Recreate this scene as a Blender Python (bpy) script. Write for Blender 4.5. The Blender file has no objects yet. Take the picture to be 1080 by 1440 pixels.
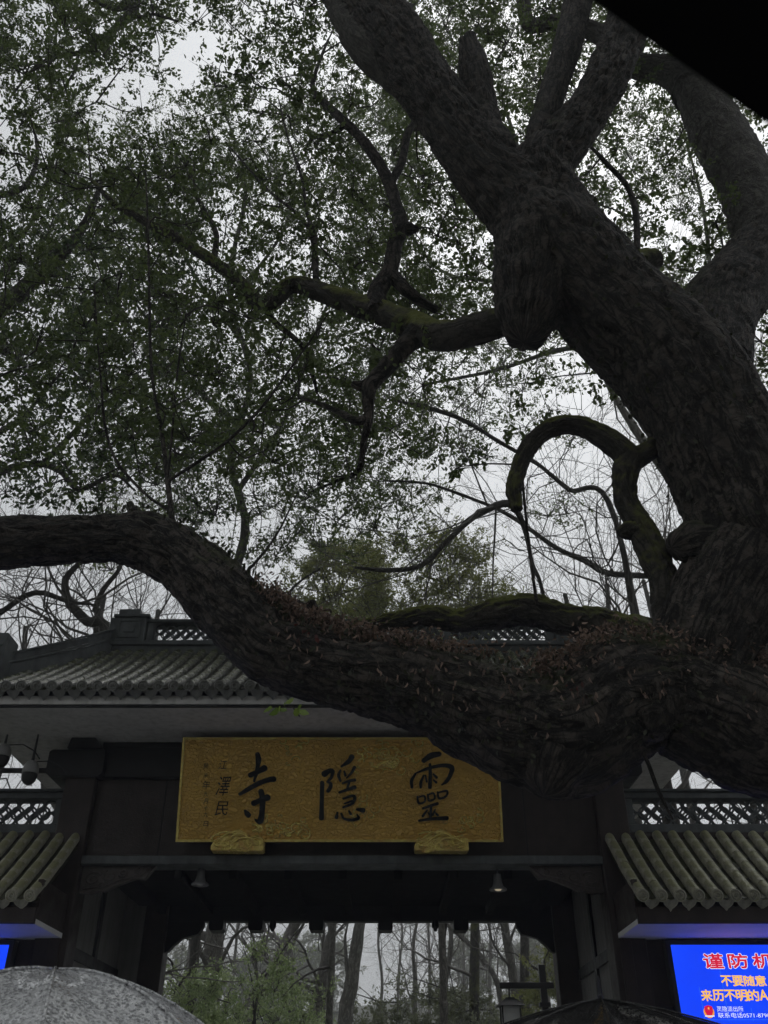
import bpy, bmesh, math, random
import numpy as np
from mathutils import Vector, Matrix

# ------------------------------------------------------------------ camera, sky, sun, exposure
sc = bpy.context.scene
COL = sc.collection
R = math.radians
F = 1270.0                      # focal length in photograph pixels (1080 x 1440)
PITCH = R(33.5)
CAMZ = 1.6
cam_d = bpy.data.cameras.new('camera')
cam_d.sensor_fit = 'VERTICAL'
cam_d.sensor_height = 36.0
cam_d.lens = 36.0 * F / 1440.0
cam_d.clip_start = 0.02
cam_d.clip_end = 3000
cam = bpy.data.objects.new('camera', cam_d)
COL.objects.link(cam)
cam.location = (0, 0, CAMZ)
cam.rotation_euler = (R(90) + PITCH, 0, 0)
sc.camera = cam
cam_d.dof.use_dof = True
cam_d.dof.focus_distance = 9.5
cam_d.dof.aperture_fstop = 9.0

SUN_EL, SUN_ROT = R(58), R(20)
w = bpy.data.worlds.new('World')
sc.world = w
w.use_nodes = True
nt = w.node_tree
nt.nodes.clear()
sky_t = nt.nodes.new('ShaderNodeTexSky')
sky_t.sky_type = 'NISHITA'
sky_t.sun_disc = False
sky_t.sun_elevation = SUN_EL
sky_t.sun_rotation = SUN_ROT
sky_t.air_density = 1.0
sky_t.dust_density = 6.0
sky_t.ozone_density = 1.0
bw = nt.nodes.new('ShaderNodeRGBToBW')
cov = nt.nodes.new('ShaderNodeMix'); cov.data_type = 'RGBA'; cov.blend_type = 'MULTIPLY'
cov.inputs[0].default_value = 1.0
cov.inputs[7].default_value = (0.97, 1.0, 1.03, 1)      # cloud cover takes the blue out of the sky
mixs = nt.nodes.new('ShaderNodeMix'); mixs.data_type = 'RGBA'
mixs.inputs[0].default_value = 0.97
bg = nt.nodes.new('ShaderNodeBackground')
bg.inputs['Strength'].default_value = 0.15
wo = nt.nodes.new('ShaderNodeOutputWorld')
nt.links.new(sky_t.outputs[0], bw.inputs[0])
flat = nt.nodes.new('ShaderNodeMath'); flat.operation = 'POWER'; flat.inputs[1].default_value = 0.3     # cloud evens the sky out
gain = nt.nodes.new('ShaderNodeMath'); gain.operation = 'MULTIPLY'; gain.inputs[1].default_value = 3.1
nt.links.new(bw.outputs[0], flat.inputs[0])
nt.links.new(flat.outputs[0], gain.inputs[0])
nt.links.new(gain.outputs[0], cov.inputs[6])
nt.links.new(sky_t.outputs[0], mixs.inputs[6])
nt.links.new(cov.outputs[2], mixs.inputs[7])
nt.links.new(mixs.outputs[2], bg.inputs['Color'])
nt.links.new(bg.outputs[0], wo.inputs['Surface'])

sun_d = bpy.data.lights.new('sun', 'SUN')
sun_d.energy = 0.5
sun_d.angle = R(40)
sun_d.color = (1.0, 0.98, 0.95)
sun = bpy.data.objects.new('sun', sun_d)
COL.objects.link(sun)
sun.location = (0, 0, 60)
sd = Vector((math.sin(SUN_ROT) * math.cos(SUN_EL), math.cos(SUN_ROT) * math.cos(SUN_EL), math.sin(SUN_EL)))
sun.rotation_euler = sd.to_track_quat('Z', 'Y').to_euler()

vs = sc.view_settings
vs.view_transform = 'Standard'
vs.look = 'None'
vs.exposure = -0.2
vs.gamma = 1.0
vs.use_curve_mapping = False
sc.render.engine = 'CYCLES'
cy = sc.cycles
cy.use_denoising = True
cy.max_bounces = 4
cy.diffuse_bounces = 2
cy.use_adaptive_sampling = True
cy.adaptive_threshold = 0.045
cy.adaptive_min_samples = 32
cy.glossy_bounces = 2
cy.transmission_bounces = 2
cy.volume_bounces = 0
cy.transparent_max_bounces = 4
cy.sample_clamp_indirect = 4.0

rnd = random.Random(7)
rng = np.random.default_rng(11)
CT, ST = math.cos(PITCH), math.sin(PITCH)


def at(px, py, Y):
    """point of the place seen at photograph pixel (px, py), Y metres in front of the camera"""
    u = (px - 540.0) / F
    v = (720.0 - py) / F
    k = Y / (CT - v * ST)
    return Vector((u * k, Y, CAMZ + (ST + v * CT) * k))


def ppm(px, py, Y):
    """metres per photograph pixel there"""
    v = (720.0 - py) / F
    return Y / (CT - v * ST) / F


# ------------------------------------------------------------------ noise (numpy)
def _hash(ix, iy, iz, seed):
    h = (ix.astype(np.int64) * 374761393 + iy.astype(np.int64) * 668265263 + iz.astype(np.int64) * 2147483647 + seed * 974711) & 0xFFFFFFFF
    h = ((h ^ (h >> 13)) * 1274126177) & 0xFFFFFFFF
    h = (h ^ (h >> 16)) & 0xFFFFFFFF
    h = (h * 2246822519) & 0xFFFFFFFF
    h = (h ^ (h >> 13)) & 0xFFFFFFFF
    return h.astype(np.float64) / 4294967295.0


def vnoise(p, seed=0):
    i = np.floor(p).astype(np.int64)
    f = p - i
    f = f * f * (3 - 2 * f)
    out = 0
    for dx in (0, 1):
        wx = f[:, 0] if dx else 1 - f[:, 0]
        for dy in (0, 1):
            wy = f[:, 1] if dy else 1 - f[:, 1]
            for dz in (0, 1):
                wz = f[:, 2] if dz else 1 - f[:, 2]
                out = out + wx * wy * wz * _hash(i[:, 0] + dx, i[:, 1] + dy, i[:, 2] + dz, seed)
    return out


def fbm(p, seed=0, octv=4):
    a, t, s = 1.0, 0, 0
    for k in range(octv):
        t = t + a * (vnoise(p, seed + k) - 0.5)
        s += a
        a *= 0.5
        p = p * 2.03
    return t / s * 2


def worley(p, seed=0):
    """F2-F1"""
    i = np.floor(p).astype(np.int64)
    f1 = np.full(len(p), 9.0)
    f2 = np.full(len(p), 9.0)
    for dx in (-1, 0, 1):
        for dy in (-1, 0, 1):
            for dz in (-1, 0, 1):
                cx, cy_, cz = i[:, 0] + dx, i[:, 1] + dy, i[:, 2] + dz
                q = np.stack([cx + _hash(cx, cy_, cz, seed), cy_ + _hash(cx, cy_, cz, seed + 1), cz + _hash(cx, cy_, cz, seed + 2)], 1)
                d = np.linalg.norm(q - p, axis=1)
                m = d < f1
                f2 = np.where(m, f1, np.minimum(f2, d))
                f1 = np.where(m, d, f1)
    return f2 - f1


# ------------------------------------------------------------------ materials
MATS = {}


def mat(name, base, rough=0.6, metal=0.0, spec=0.5, var=0.0, vscale=8.0, bump=0.0, bscale=30.0, moss=None, mossamt=0.5, coat=0.0, tint2=None, streak=0.0):
    """principled with colour variation, fine relief and optional moss on upper sides"""
    m = bpy.data.materials.new(name)
    m.use_nodes = True
    n, l = m.node_tree.nodes, m.node_tree.links
    b = n['Principled BSDF']
    b.inputs['Roughness'].default_value = rough
    b.inputs['Metallic'].default_value = metal
    b.inputs['Specular IOR Level'].default_value = spec
    b.inputs['Coat Weight'].default_value = coat
    b.inputs['Coat Roughness'].default_value = 0.12
    tc = n.new('ShaderNodeTexCoord')
    co = tc.outputs['Object']
    col = None
    rgb = n.new('ShaderNodeRGB'); rgb.outputs[0].default_value = (*base, 1)
    col = rgb.outputs[0]
    if var > 0:
        nz = n.new('ShaderNodeTexNoise'); nz.inputs['Scale'].default_value = vscale; nz.inputs['Detail'].default_value = 7; nz.inputs['Roughness'].default_value = 0.65
        l.new(co, nz.inputs['Vector'])
        mr = n.new('ShaderNodeMapRange'); mr.inputs[1].default_value = 0.3; mr.inputs[2].default_value = 0.7
        l.new(nz.outputs[0], mr.inputs[0])
        mx = n.new('ShaderNodeMix'); mx.data_type = 'RGBA'
        t2 = tint2 or tuple(c * (1 - var) for c in base)
        mx.inputs[6].default_value = (*[min(1, c * (1 + var * 0.6)) for c in base], 1)
        mx.inputs[7].default_value = (*t2, 1)
        l.new(mr.outputs[0], mx.inputs[0])
        col = mx.outputs[2]
        rr = n.new('ShaderNodeMapRange'); rr.inputs[1].default_value = 0.3; rr.inputs[2].default_value = 0.7
        rr.inputs[3].default_value = max(0.05, rough - 0.15); rr.inputs[4].default_value = min(1, rough + 0.15)
        l.new(nz.outputs[0], rr.inputs[0]); l.new(rr.outputs[0], b.inputs['Roughness'])
    if streak > 0:
        mp = n.new('ShaderNodeMapping'); mp.inputs['Scale'].default_value = (6, 6, 0.5)
        l.new(co, mp.inputs[0])
        nz = n.new('ShaderNodeTexNoise'); nz.inputs['Scale'].default_value = 2.0; nz.inputs['Detail'].default_value = 6
        l.new(mp.outputs[0], nz.inputs['Vector'])
        mr = n.new('ShaderNodeMapRange'); mr.inputs[1].default_value = 0.45; mr.inputs[2].default_value = 0.75; mr.inputs[4].default_value = streak
        l.new(nz.outputs[0], mr.inputs[0])
        mx = n.new('ShaderNodeMix'); mx.data_type = 'RGBA'
        l.new(mr.outputs[0], mx.inputs[0]); l.new(col, mx.inputs[6])
        mx.inputs[7].default_value = (base[0] * 0.35, base[1] * 0.35, base[2] * 0.33, 1)
        col = mx.outputs[2]
    if moss:
        ge = n.new('ShaderNodeNewGeometry')
        sp = n.new('ShaderNodeSeparateXYZ'); l.new(ge.outputs['Normal'], sp.inputs[0])
        nz = n.new('ShaderNodeTexNoise'); nz.inputs['Scale'].default_value = 3.5; nz.inputs['Detail'].default_value = 8
        l.new(co, nz.inputs['Vector'])
        ad = n.new('ShaderNodeMath'); ad.operation = 'MULTIPLY_ADD'
        l.new(sp.outputs[2], ad.inputs[0]); ad.inputs[1].default_value = 0.35
        l.new(nz.outputs[0], ad.inputs[2])
        mr = n.new('ShaderNodeMapRange'); mr.inputs[1].default_value = 0.85 - 0.5 * mossamt; mr.inputs[2].default_value = 1.0 - 0.5 * mossamt
        l.new(ad.outputs[0], mr.inputs[0])
        mx = n.new('ShaderNodeMix'); mx.data_type = 'RGBA'
        l.new(mr.outputs[0], mx.inputs[0]); l.new(col, mx.inputs[6]); mx.inputs[7].default_value = (*moss, 1)
        col = mx.outputs[2]
    l.new(col, b.inputs['Base Color'])
    if bump > 0:
        nb = n.new('ShaderNodeTexNoise'); nb.inputs['Scale'].default_value = bscale; nb.inputs['Detail'].default_value = 6
        l.new(co, nb.inputs['Vector'])
        bp = n.new('ShaderNodeBump'); bp.inputs['Strength'].default_value = bump; bp.inputs['Distance'].default_value = 0.02
        l.new(nb.outputs[0], bp.inputs['Height']); l.new(bp.outputs[0], b.inputs['Normal'])
    MATS[name] = m
    return m


def bark_mat(name, dark, light, moss=None, mossamt=0.35, scale=1.0):
    """furrowed bark in the tube's own (around, along) coordinates"""
    m = bpy.data.materials.new(name)
    m.use_nodes = True
    n, l = m.node_tree.nodes, m.node_tree.links
    b = n['Principled BSDF']
    b.inputs['Roughness'].default_value = 0.75
    b.inputs['Specular IOR Level'].default_value = 0.35
    uv = n.new('ShaderNodeUVMap')
    def fissure(sx, sy, wdt, lo, detail):
        mp = n.new('ShaderNodeMapping'); mp.inputs['Scale'].default_value = (sx * scale, sy * scale, 1)
        l.new(uv.outputs[0], mp.inputs[0])
        nd = n.new('ShaderNodeTexNoise'); nd.inputs['Scale'].default_value = 1.0; nd.inputs['Detail'].default_value = detail; nd.inputs['Roughness'].default_value = 0.62
        nd.inputs['Distortion'].default_value = 0.6
        l.new(mp.outputs[0], nd.inputs['Vector'])
        sb = n.new('ShaderNodeMath'); sb.operation = 'SUBTRACT'; sb.inputs[1].default_value = 0.5
        l.new(nd.outputs[0], sb.inputs[0])
        ab = n.new('ShaderNodeMath'); ab.operation = 'ABSOLUTE'; l.new(sb.outputs[0], ab.inputs[0])
        mr = n.new('ShaderNodeMapRange'); mr.inputs[2].default_value = wdt; mr.inputs[3].default_value = lo
        l.new(ab.outputs[0], mr.inputs[0])
        return mr
    fa = fissure(13, 3.2, 0.085, 0.12, 5)
    fb = fissure(7, 15, 0.05, 0.5, 4)
    mr = n.new('ShaderNodeMath'); mr.operation = 'MULTIPLY'
    l.new(fa.outputs[0], mr.inputs[0]); l.new(fb.outputs[0], mr.inputs[1])
    tc = n.new('ShaderNodeTexCoord')
    nz = n.new('ShaderNodeTexNoise'); nz.inputs['Scale'].default_value = 5.5; nz.inputs['Detail'].default_value = 12; nz.inputs['Roughness'].default_value = 0.78
    l.new(tc.outputs['Object'], nz.inputs['Vector'])
    mu = n.new('ShaderNodeMath'); mu.operation = 'MULTIPLY'
    l.new(mr.outputs[0], mu.inputs[0]); l.new(nz.outputs[0], mu.inputs[1])
    cr = n.new('ShaderNodeMapRange'); cr.inputs[1].default_value = 0.12; cr.inputs[2].default_value = 0.66
    l.new(mu.outputs[0], cr.inputs[0])
    mx = n.new('ShaderNodeMix'); mx.data_type = 'RGBA'
    mx.inputs[6].default_value = (*dark, 1); mx.inputs[7].default_value = (*light, 1)
    l.new(cr.outputs[0], mx.inputs[0])
    col = mx.outputs[2]
    if moss:
        ge = n.new('ShaderNodeNewGeometry')
        sp = n.new('ShaderNodeSeparateXYZ'); l.new(ge.outputs['Normal'], sp.inputs[0])
        n2 = n.new('ShaderNodeTexNoise'); n2.inputs['Scale'].default_value = 1.7; n2.inputs['Detail'].default_value = 9; n2.inputs['Roughness'].default_value = 0.65
        l.new(tc.outputs['Object'], n2.inputs['Vector'])
        ad = n.new('ShaderNodeMath'); ad.operation = 'MULTIPLY_ADD'; ad.inputs[1].default_value = 0.28
        l.new(sp.outputs[2], ad.inputs[0]); l.new(n2.outputs[0], ad.inputs[2])
        m2 = n.new('ShaderNodeMapRange'); m2.inputs[1].default_value = 0.85 - 0.5 * mossamt; m2.inputs[2].default_value = 1.05 - 0.5 * mossamt
        l.new(ad.outputs[0], m2.inputs[0])
        m3 = n.new('ShaderNodeMix'); m3.data_type = 'RGBA'; m3.inputs[7].default_value = (*moss, 1)
        l.new(m2.outputs[0], m3.inputs[0]); l.new(col, m3.inputs[6])
        col = m3.outputs[2]
    l.new(col, b.inputs['Base Color'])
    bp = n.new('ShaderNodeBump'); bp.inputs['Strength'].default_value = 1.0; bp.inputs['Distance'].default_value = 0.03
    l.new(mu.outputs[0], bp.inputs['Height']); l.new(bp.outputs[0], b.inputs['Normal'])
    MATS[name] = m
    return m


def leaf_mat(name, c1, c2, rough=0.35, trans=0.3, spec=0.5):
    m = bpy.data.materials.new(name)
    m.use_nodes = True
    n, l = m.node_tree.nodes, m.node_tree.links
    b = n['Principled BSDF']
    b.inputs['Roughness'].default_value = rough
    b.inputs['Specular IOR Level'].default_value = spec
    a = n.new('ShaderNodeAttribute'); a.attribute_name = 'shade'
    mx = n.new('ShaderNodeMix'); mx.data_type = 'RGBA'
    mx.inputs[6].default_value = (*c1, 1); mx.inputs[7].default_value = (*c2, 1)
    l.new(a.outputs['Fac'], mx.inputs[0])
    l.new(mx.outputs[2], b.inputs['Base Color'])
    t = n.new('ShaderNodeBsdfTranslucent')
    tg = n.new('ShaderNodeMix'); tg.data_type = 'RGBA'; tg.blend_type = 'MULTIPLY'; tg.inputs[0].default_value = 1.0
    tg.inputs[7].default_value = (1.55, 1.6, 1.35, 1)      # leaves let through more, yellower light than they reflect
    l.new(mx.outputs[2], tg.inputs[6]); l.new(tg.outputs[2], t.inputs['Color'])
    ms = n.new('ShaderNodeMixShader'); ms.inputs[0].default_value = trans
    l.new(b.outputs[0], ms.inputs[1]); l.new(t.outputs[0], ms.inputs[2])
    l.new(ms.outputs[0], n['Material Output'].inputs['Surface'])
    MATS[name] = m
    return m


def emit_mat(name, c, s):
    m = bpy.data.materials.new(name)
    m.use_nodes = True
    n, l = m.node_tree.nodes, m.node_tree.links
    n.clear()
    e = n.new('ShaderNodeEmission'); e.inputs[0].default_value = (*c, 1); e.inputs[1].default_value = s
    o = n.new('ShaderNodeOutputMaterial'); l.new(e.outputs[0], o.inputs[0])
    MATS[name] = m
    return m


# ------------------------------------------------------------------ objects
ORG = {}


def tag(o, label=None, cat=None, group=None, kind=None):
    for k, v in (('label', label), ('category', cat), ('group', group), ('kind', kind)):
        if v:
            o[k] = v
    return o


def empty(name, loc, label=None, cat=None, group=None):
    o = bpy.data.objects.new(name, None)
    COL.objects.link(o)
    o.location = loc
    o.empty_display_size = 0.2
    ORG[o.name] = Vector(loc)
    return tag(o, label, cat, group)


def link(name, me, parent=None, m=None):
    o = bpy.data.objects.new(name, me)
    COL.objects.link(o)
    if m is not None and len(me.materials) == 0:
        me.materials.append(m)
    if parent is not None:
        o.parent = parent
        ORG[o.name] = ORG[parent.name]
    else:
        ORG[o.name] = Vector((0, 0, 0))
    return o


def np_mesh(name, V, Q, smooth=False, uv=None, shade=None, tris=False):
    """mesh from arrays of vertices and quads (or triangles)"""
    k = Q.shape[1]
    me = bpy.data.meshes.new(name)
    me.vertices.add(len(V)); me.vertices.foreach_set('co', np.ascontiguousarray(V, dtype=np.float32).ravel())
    me.loops.add(Q.size); me.loops.foreach_set('vertex_index', np.ascontiguousarray(Q, dtype=np.int32).ravel())
    me.polygons.add(len(Q)); me.polygons.foreach_set('loop_start', np.arange(0, Q.size, k, dtype=np.int32))
    if smooth:
        me.polygons.foreach_set('use_smooth', np.ones(len(Q), dtype=bool))
    if uv is not None:
        ul = me.uv_layers.new(name='UVMap')
        ul.data.foreach_set('uv', np.ascontiguousarray(uv, dtype=np.float32).ravel())
    if shade is not None:
        at_ = me.attributes.new('shade', 'FLOAT', 'FACE')
        at_.data.foreach_set('value', np.ascontiguousarray(shade, dtype=np.float32))
    me.update(calc_edges=True)
    return me


class MB:
    def __init__(self):
        self.v = []
        self.f = []

    def add(self, vs, fs):
        k = len(self.v)
        self.v += [tuple(p) for p in vs]
        self.f += [tuple(i + k for i in q) for q in fs]
        return self

    def box(self, x0, x1, y0, y1, z0, z1):
        vs = [(x0, y0, z0), (x1, y0, z0), (x1, y1, z0), (x0, y1, z0), (x0, y0, z1), (x1, y0, z1), (x1, y1, z1), (x0, y1, z1)]
        return self.add(vs, [(0, 3, 2, 1), (4, 5, 6, 7), (0, 1, 5, 4), (1, 2, 6, 5), (2, 3, 7, 6), (3, 0, 4, 7)])

    def prism(self, pts, d, close=True):
        """polygon pts (3-D, planar) pushed along vector d"""
        n = len(pts)
        d = Vector(d)
        vs = [Vector(p) for p in pts] + [Vector(p) + d for p in pts]
        fs = [tuple(range(n - 1, -1, -1)), tuple(range(n, 2 * n))]
        fs += [(i, (i + 1) % n, (i + 1) % n + n, i + n) for i in range(n)]
        return self.add(vs, fs)

    def tube(self, pts, rad, n=8, cap=True):
        V, Q, _ = tube_np(np.array([tuple(p) for p in pts], float), np.array(rad if hasattr(rad, '__len__') else [rad] * len(pts), float), n)
        k = len(pts)
        fs = [tuple(q) for q in Q]
        if cap:
            fs += [tuple(range(n - 1, -1, -1)), tuple(range((k - 1) * n, k * n))]
        return self.add([tuple(p) for p in V], fs)

    def lathe(self, prof, c, n=24):
        """prof: (radius, z) pairs round the vertical through c"""
        c = Vector(c)
        vs, fs = [], []
        for r, z in prof:
            for i in range(n):
                a = 2 * math.pi * i / n
                vs.append((c.x + r * math.cos(a), c.y + r * math.sin(a), c.z + z))
        for j in range(len(prof) - 1):
            for i in range(n):
                k = (i + 1) % n
                fs.append((j * n + i, j * n + k, (j + 1) * n + k, (j + 1) * n + i))
        fs += [tuple(range(n - 1, -1, -1)), tuple(range((len(prof) - 1) * n, len(prof) * n))]
        return self.add(vs, fs)

    def mesh(self, name, org=(0, 0, 0), smooth=False):
        me = bpy.data.meshes.new(name)
        o = Vector(org)
        me.from_pydata([Vector(p) - o for p in self.v], [], self.f)
        if smooth:
            for p in me.polygons:
                p.use_smooth = True
        me.update()
        return me

    def build(self, name, m, parent=None, smooth=False, bevel=0.0):
        org = ORG[parent.name] if parent is not None else (0, 0, 0)
        o = link(name, self.mesh(name, org, smooth), parent, m)
        if bevel:
            bv = o.modifiers.new('edge', 'BEVEL'); bv.width = bevel; bv.segments = 2; bv.limit_method = 'ANGLE'
        return o


def bx(name, m, parent, x0, x1, y0, y1, z0, z1, bevel=0.008):
    return MB().box(x0, x1, y0, y1, z0, z1).build(name, m, parent, bevel=bevel)


def piece(name, me, parent, M):
    """one alike piece: shared mesh, world matrix M"""
    o = bpy.data.objects.new(name, me)
    COL.objects.link(o)
    o.parent = parent
    o.matrix_local = Matrix.Translation(-ORG[parent.name]) @ M
    ORG[o.name] = ORG[parent.name]
    return o


def copy_tree(o, parent=None):
    c = o.copy()
    COL.objects.link(c)
    if parent is not None:
        c.parent = parent
    for ch in list(o.children):
        copy_tree(ch, c)
    return c


# ------------------------------------------------------------------ tubes, branches, leaves (numpy)
def frames(P):
    T = np.gradient(P, axis=0)
    T /= np.linalg.norm(T, axis=1)[:, None] + 1e-9
    N = np.zeros_like(P)
    a = np.array([0.3, 0.1, 1.0]) if abs(T[0][2]) < 0.8 else np.array([1.0, 0.2, 0.0])
    n = a - T[0] * a.dot(T[0])
    N[0] = n / np.linalg.norm(n)
    for i in range(1, len(P)):
        n = N[i - 1] - T[i] * N[i - 1].dot(T[i])
        N[i] = n / (np.linalg.norm(n) + 1e-9)
    return T, N, np.cross(T, N)


def tube_np(P, r, n):
    T, N, B = frames(P)
    a = np.linspace(0, 2 * np.pi, n, endpoint=False)
    ring = N[:, None, :] * np.cos(a)[None, :, None] + B[:, None, :] * np.sin(a)[None, :, None]
    V = (P[:, None, :] + ring * r[:, None, None]).reshape(-1, 3)
    k = len(P)
    i = np.arange(k - 1)[:, None] * n
    j = np.arange(n)[None, :]
    j2 = (j + 1) % n
    Q = np.stack([i + j, i + j2, i + n + j2, i + n + j], -1).reshape(-1, 4)
    return V, Q, (T, N, B, ring)


def spline(P, r, step):
    """Catmull-Rom through control points, resampled about every step metres"""
    P = np.asarray(P, float)
    r = np.asarray(r, float)
    E = np.vstack([2 * P[0] - P[1], P, 2 * P[-1] - P[-2]])
    re = np.concatenate([[r[0]], r, [r[-1]]])
    out, ro = [], []
    for i in range(len(P) - 1):
        p0, p1, p2, p3 = E[i], E[i + 1], E[i + 2], E[i + 3]
        m = max(2, int(np.linalg.norm(p2 - p1) / step))
        t = np.linspace(0, 1, m, endpoint=False)[:, None]
        out.append(0.5 * ((2 * p1) + (-p0 + p2) * t + (2 * p0 - 5 * p1 + 4 * p2 - p3) * t ** 2 + (-p0 + 3 * p1 - 3 * p2 + p3) * t ** 3))
        s = (t * t * (3 - 2 * t))[:, 0]
        ro.append(re[i + 1] * (1 - s) + re[i + 2] * s)
    out.append(P[-1:]); ro.append(r[-1:])
    return np.vstack(out), np.concatenate(ro)


def bark_tube(P, r, step=0.03, nseg=None, depth=0.03, cell=0.14, seed=0, lump=0.08, cap=True):
    """limb with lumps, furrows and plates; returns V, Q, uv"""
    P, r = spline(P, r, step)
    if cap:      # rounded end
        d = P[-1] - P[-2]; d /= np.linalg.norm(d)
        k = 5
        aa = np.linspace(0, np.pi / 2, k + 1)[1:]
        P = np.vstack([P, P[-1] + d * (r[-1] * 0.6 * np.sin(aa))[:, None]])
        r = np.concatenate([r, r[-1] * np.maximum(np.cos(aa), 0.02)])
    if nseg is None:
        nseg = int(min(180, max(10, 2 * np.pi * r.max() / step)))
    T, N, B = frames(P)
    a = np.linspace(0, 2 * np.pi, nseg, endpoint=False)
    ring = N[:, None, :] * np.cos(a)[None, :, None] + B[:, None, :] * np.sin(a)[None, :, None]
    seg = np.concatenate([[0], np.cumsum(np.linalg.norm(np.diff(P, axis=0), axis=1))])
    rr = np.repeat(r, nseg)
    ss = np.repeat(seg, nseg)
    aa = np.tile(a, len(P))
    rm = max(float(np.median(r)), 0.02)
    tw = ss * 0.25
    q = np.stack([rm * np.cos(aa + tw), rm * np.sin(aa + tw), ss], 1)
    d = lump * rr * fbm(q * np.array([1, 1, 0.7]) / max(rm, 0.12) * 0.9, seed, 5)
    if depth > 0:
        c = np.stack([q[:, 0] / cell, q[:, 1] / cell, q[:, 2] / (cell * 3.6)], 1)
        f1 = np.abs(fbm(c, seed + 3, 3))                                     # long furrows
        f2 = np.abs(fbm(c * np.array([0.5, 0.5, 2.6]) + 7.0, seed + 4, 2))   # cross cracks
        d = d + depth * (np.minimum(f1 / 0.22, 1.0) - 0.75) + depth * 0.45 * (np.minimum(f2 / 0.16, 1.0) - 0.8) + depth * 0.3 * fbm(q / (cell * 0.7), seed + 9, 3)
        d = d * np.minimum(1.0, rr / (0.5 * rm))
    V = (P[:, None, :] + ring * (r[:, None] + d.reshape(len(P), nseg))[:, :, None]).reshape(-1, 3)
    k = len(P)
    i = np.arange(k - 1)[:, None] * nseg
    j = np.arange(nseg)[None, :]
    Q = np.stack([i + j, i + (j + 1) % nseg, i + nseg + (j + 1) % nseg, i + nseg + j], -1).reshape(-1, 4)
    circ = 2 * np.pi * rm
    ju = np.broadcast_to(j, (k - 1, nseg)); iu = np.broadcast_to(np.arange(k - 1)[:, None], (k - 1, nseg))
    u0, u1 = ju / nseg * circ, (ju + 1) / nseg * circ
    v0, v1 = seg[iu], seg[iu + 1]
    uv = np.stack([np.stack([u0, v0], -1), np.stack([u1, v0], -1), np.stack([u1, v1], -1), np.stack([u0, v1], -1)], 2).reshape(-1, 2)
    return V, Q, uv, P, r


class Soup:
    """quads gathered from many small tubes or leaves, linked as one mesh"""
    def __init__(self):
        self.V, self.Q, self.S, self.n = [], [], [], 0

    def add(self, V, Q, shade=None):
        self.V.append(V); self.Q.append(Q + self.n); self.n += len(V)
        self.S.append(np.zeros(len(Q)) if shade is None else shade)

    def tube(self, P, r, n=4):
        V, Q, _ = tube_np(np.asarray(P, float), np.asarray(r, float), n)
        self.add(V, Q)

    def build(self, name, m, parent=None, smooth=False):
        if not self.V:
            return None
        V = np.vstack(self.V)
        if parent is not None:
            V = V - np.array(ORG[parent.name])
        me = np_mesh(name, V, np.vstack(self.Q), smooth, shade=np.concatenate(self.S))
        return link(name, me, parent, m)


def leaves(soup, C, D, size, rng, wide=0.42, fold=0.25, hexa=True, up=0.0, curl=0.0):
    """leaf blades: C base points, D directions (unit), size lengths"""
    n = len(C)
    if n == 0:
        return
    size = np.broadcast_to(np.asarray(size, float), (n,)) * rng.uniform(0.7, 1.25, n)
    rv = rng.normal(size=(n, 3)); rv[:, 2] += up
    S = np.cross(D, rv); S /= np.linalg.norm(S, axis=1)[:, None] + 1e-9
    N = np.cross(S, D)
    L = size[:, None]
    W = L * wide * 0.5
    sh = rng.uniform(0, 1, n)
    cu = -curl * L * N
    if hexa:
        tip = C + D * L + cu
        V = np.stack([C,
                      C + D * L * 0.35 + S * W + N * W * fold, C + D * L * 0.72 + S * W * 0.72 + N * W * fold + cu * 0.45,
                      tip,
                      C + D * L * 0.72 - S * W * 0.72 + N * W * fold + cu * 0.45, C + D * L * 0.35 - S * W + N * W * fold], 1).reshape(-1, 3)
        b = np.arange(n)[:, None] * 6
        Q = np.stack([np.concatenate([b, b + 1, b + 2, b + 3], 1), np.concatenate([b + 3, b + 4, b + 5, b], 1)], 1).reshape(-1, 4)
        soup.add(V, Q, np.repeat(sh, 2))
    else:
        V = np.stack([C, C + D * L * 0.45 + S * W, C + D * L + cu, C + D * L * 0.45 - S * W], 1).reshape(-1, 3)
        b = np.arange(n)[:, None] * 4
        soup.add(V, np.concatenate([b, b + 1, b + 2, b + 3], 1), sh)


def unit(v):
    return v / (np.linalg.norm(v, axis=-1, keepdims=True) + 1e-9)


PROTO = {}


def _proto(n_tw, per, sz, hexa, wide, rng):
    """one leafy spray of unit radius: twigs radiating from a root below, leaves along them"""
    ls, ts = Soup(), Soup()
    root = np.array([0, 0, -0.55])
    e = unit(rng.normal(size=(n_tw, 3))) * rng.uniform(0.35, 1.0, (n_tw, 1)) ** 0.7 * np.array([1.1, 1.1, 0.75])
    for k in range(n_tw):
        p1 = root * 0.5 + e[k] * 0.5 + rng.normal(size=3) * 0.13
        if k % 2 == 0:
            ts.tube(np.array([root, p1, e[k]]), [0.013, 0.008, 0.004], 3)
        m = rng.integers(int(per * 0.6), int(per * 1.4) + 1)
        t = rng.uniform(0.45, 1.03, m)[:, None]
        pos = np.where(t < 0.5, root + (p1 - root) * t * 2, p1 + (e[k] - p1) * (t - 0.5) * 2) + rng.normal(size=(m, 3)) * 0.05
        d = unit(unit(e[k] - p1) * 0.7 + rng.normal(size=(m, 3)) * 0.75 + np.array([0, 0, -0.1]))
        leaves(ls, pos, d, sz, rng, hexa=hexa, wide=wide, up=0.8)
    return np.vstack(ls.V), np.vstack(ls.Q), np.concatenate(ls.S), np.vstack(ts.V), np.vstack(ts.Q)


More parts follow.
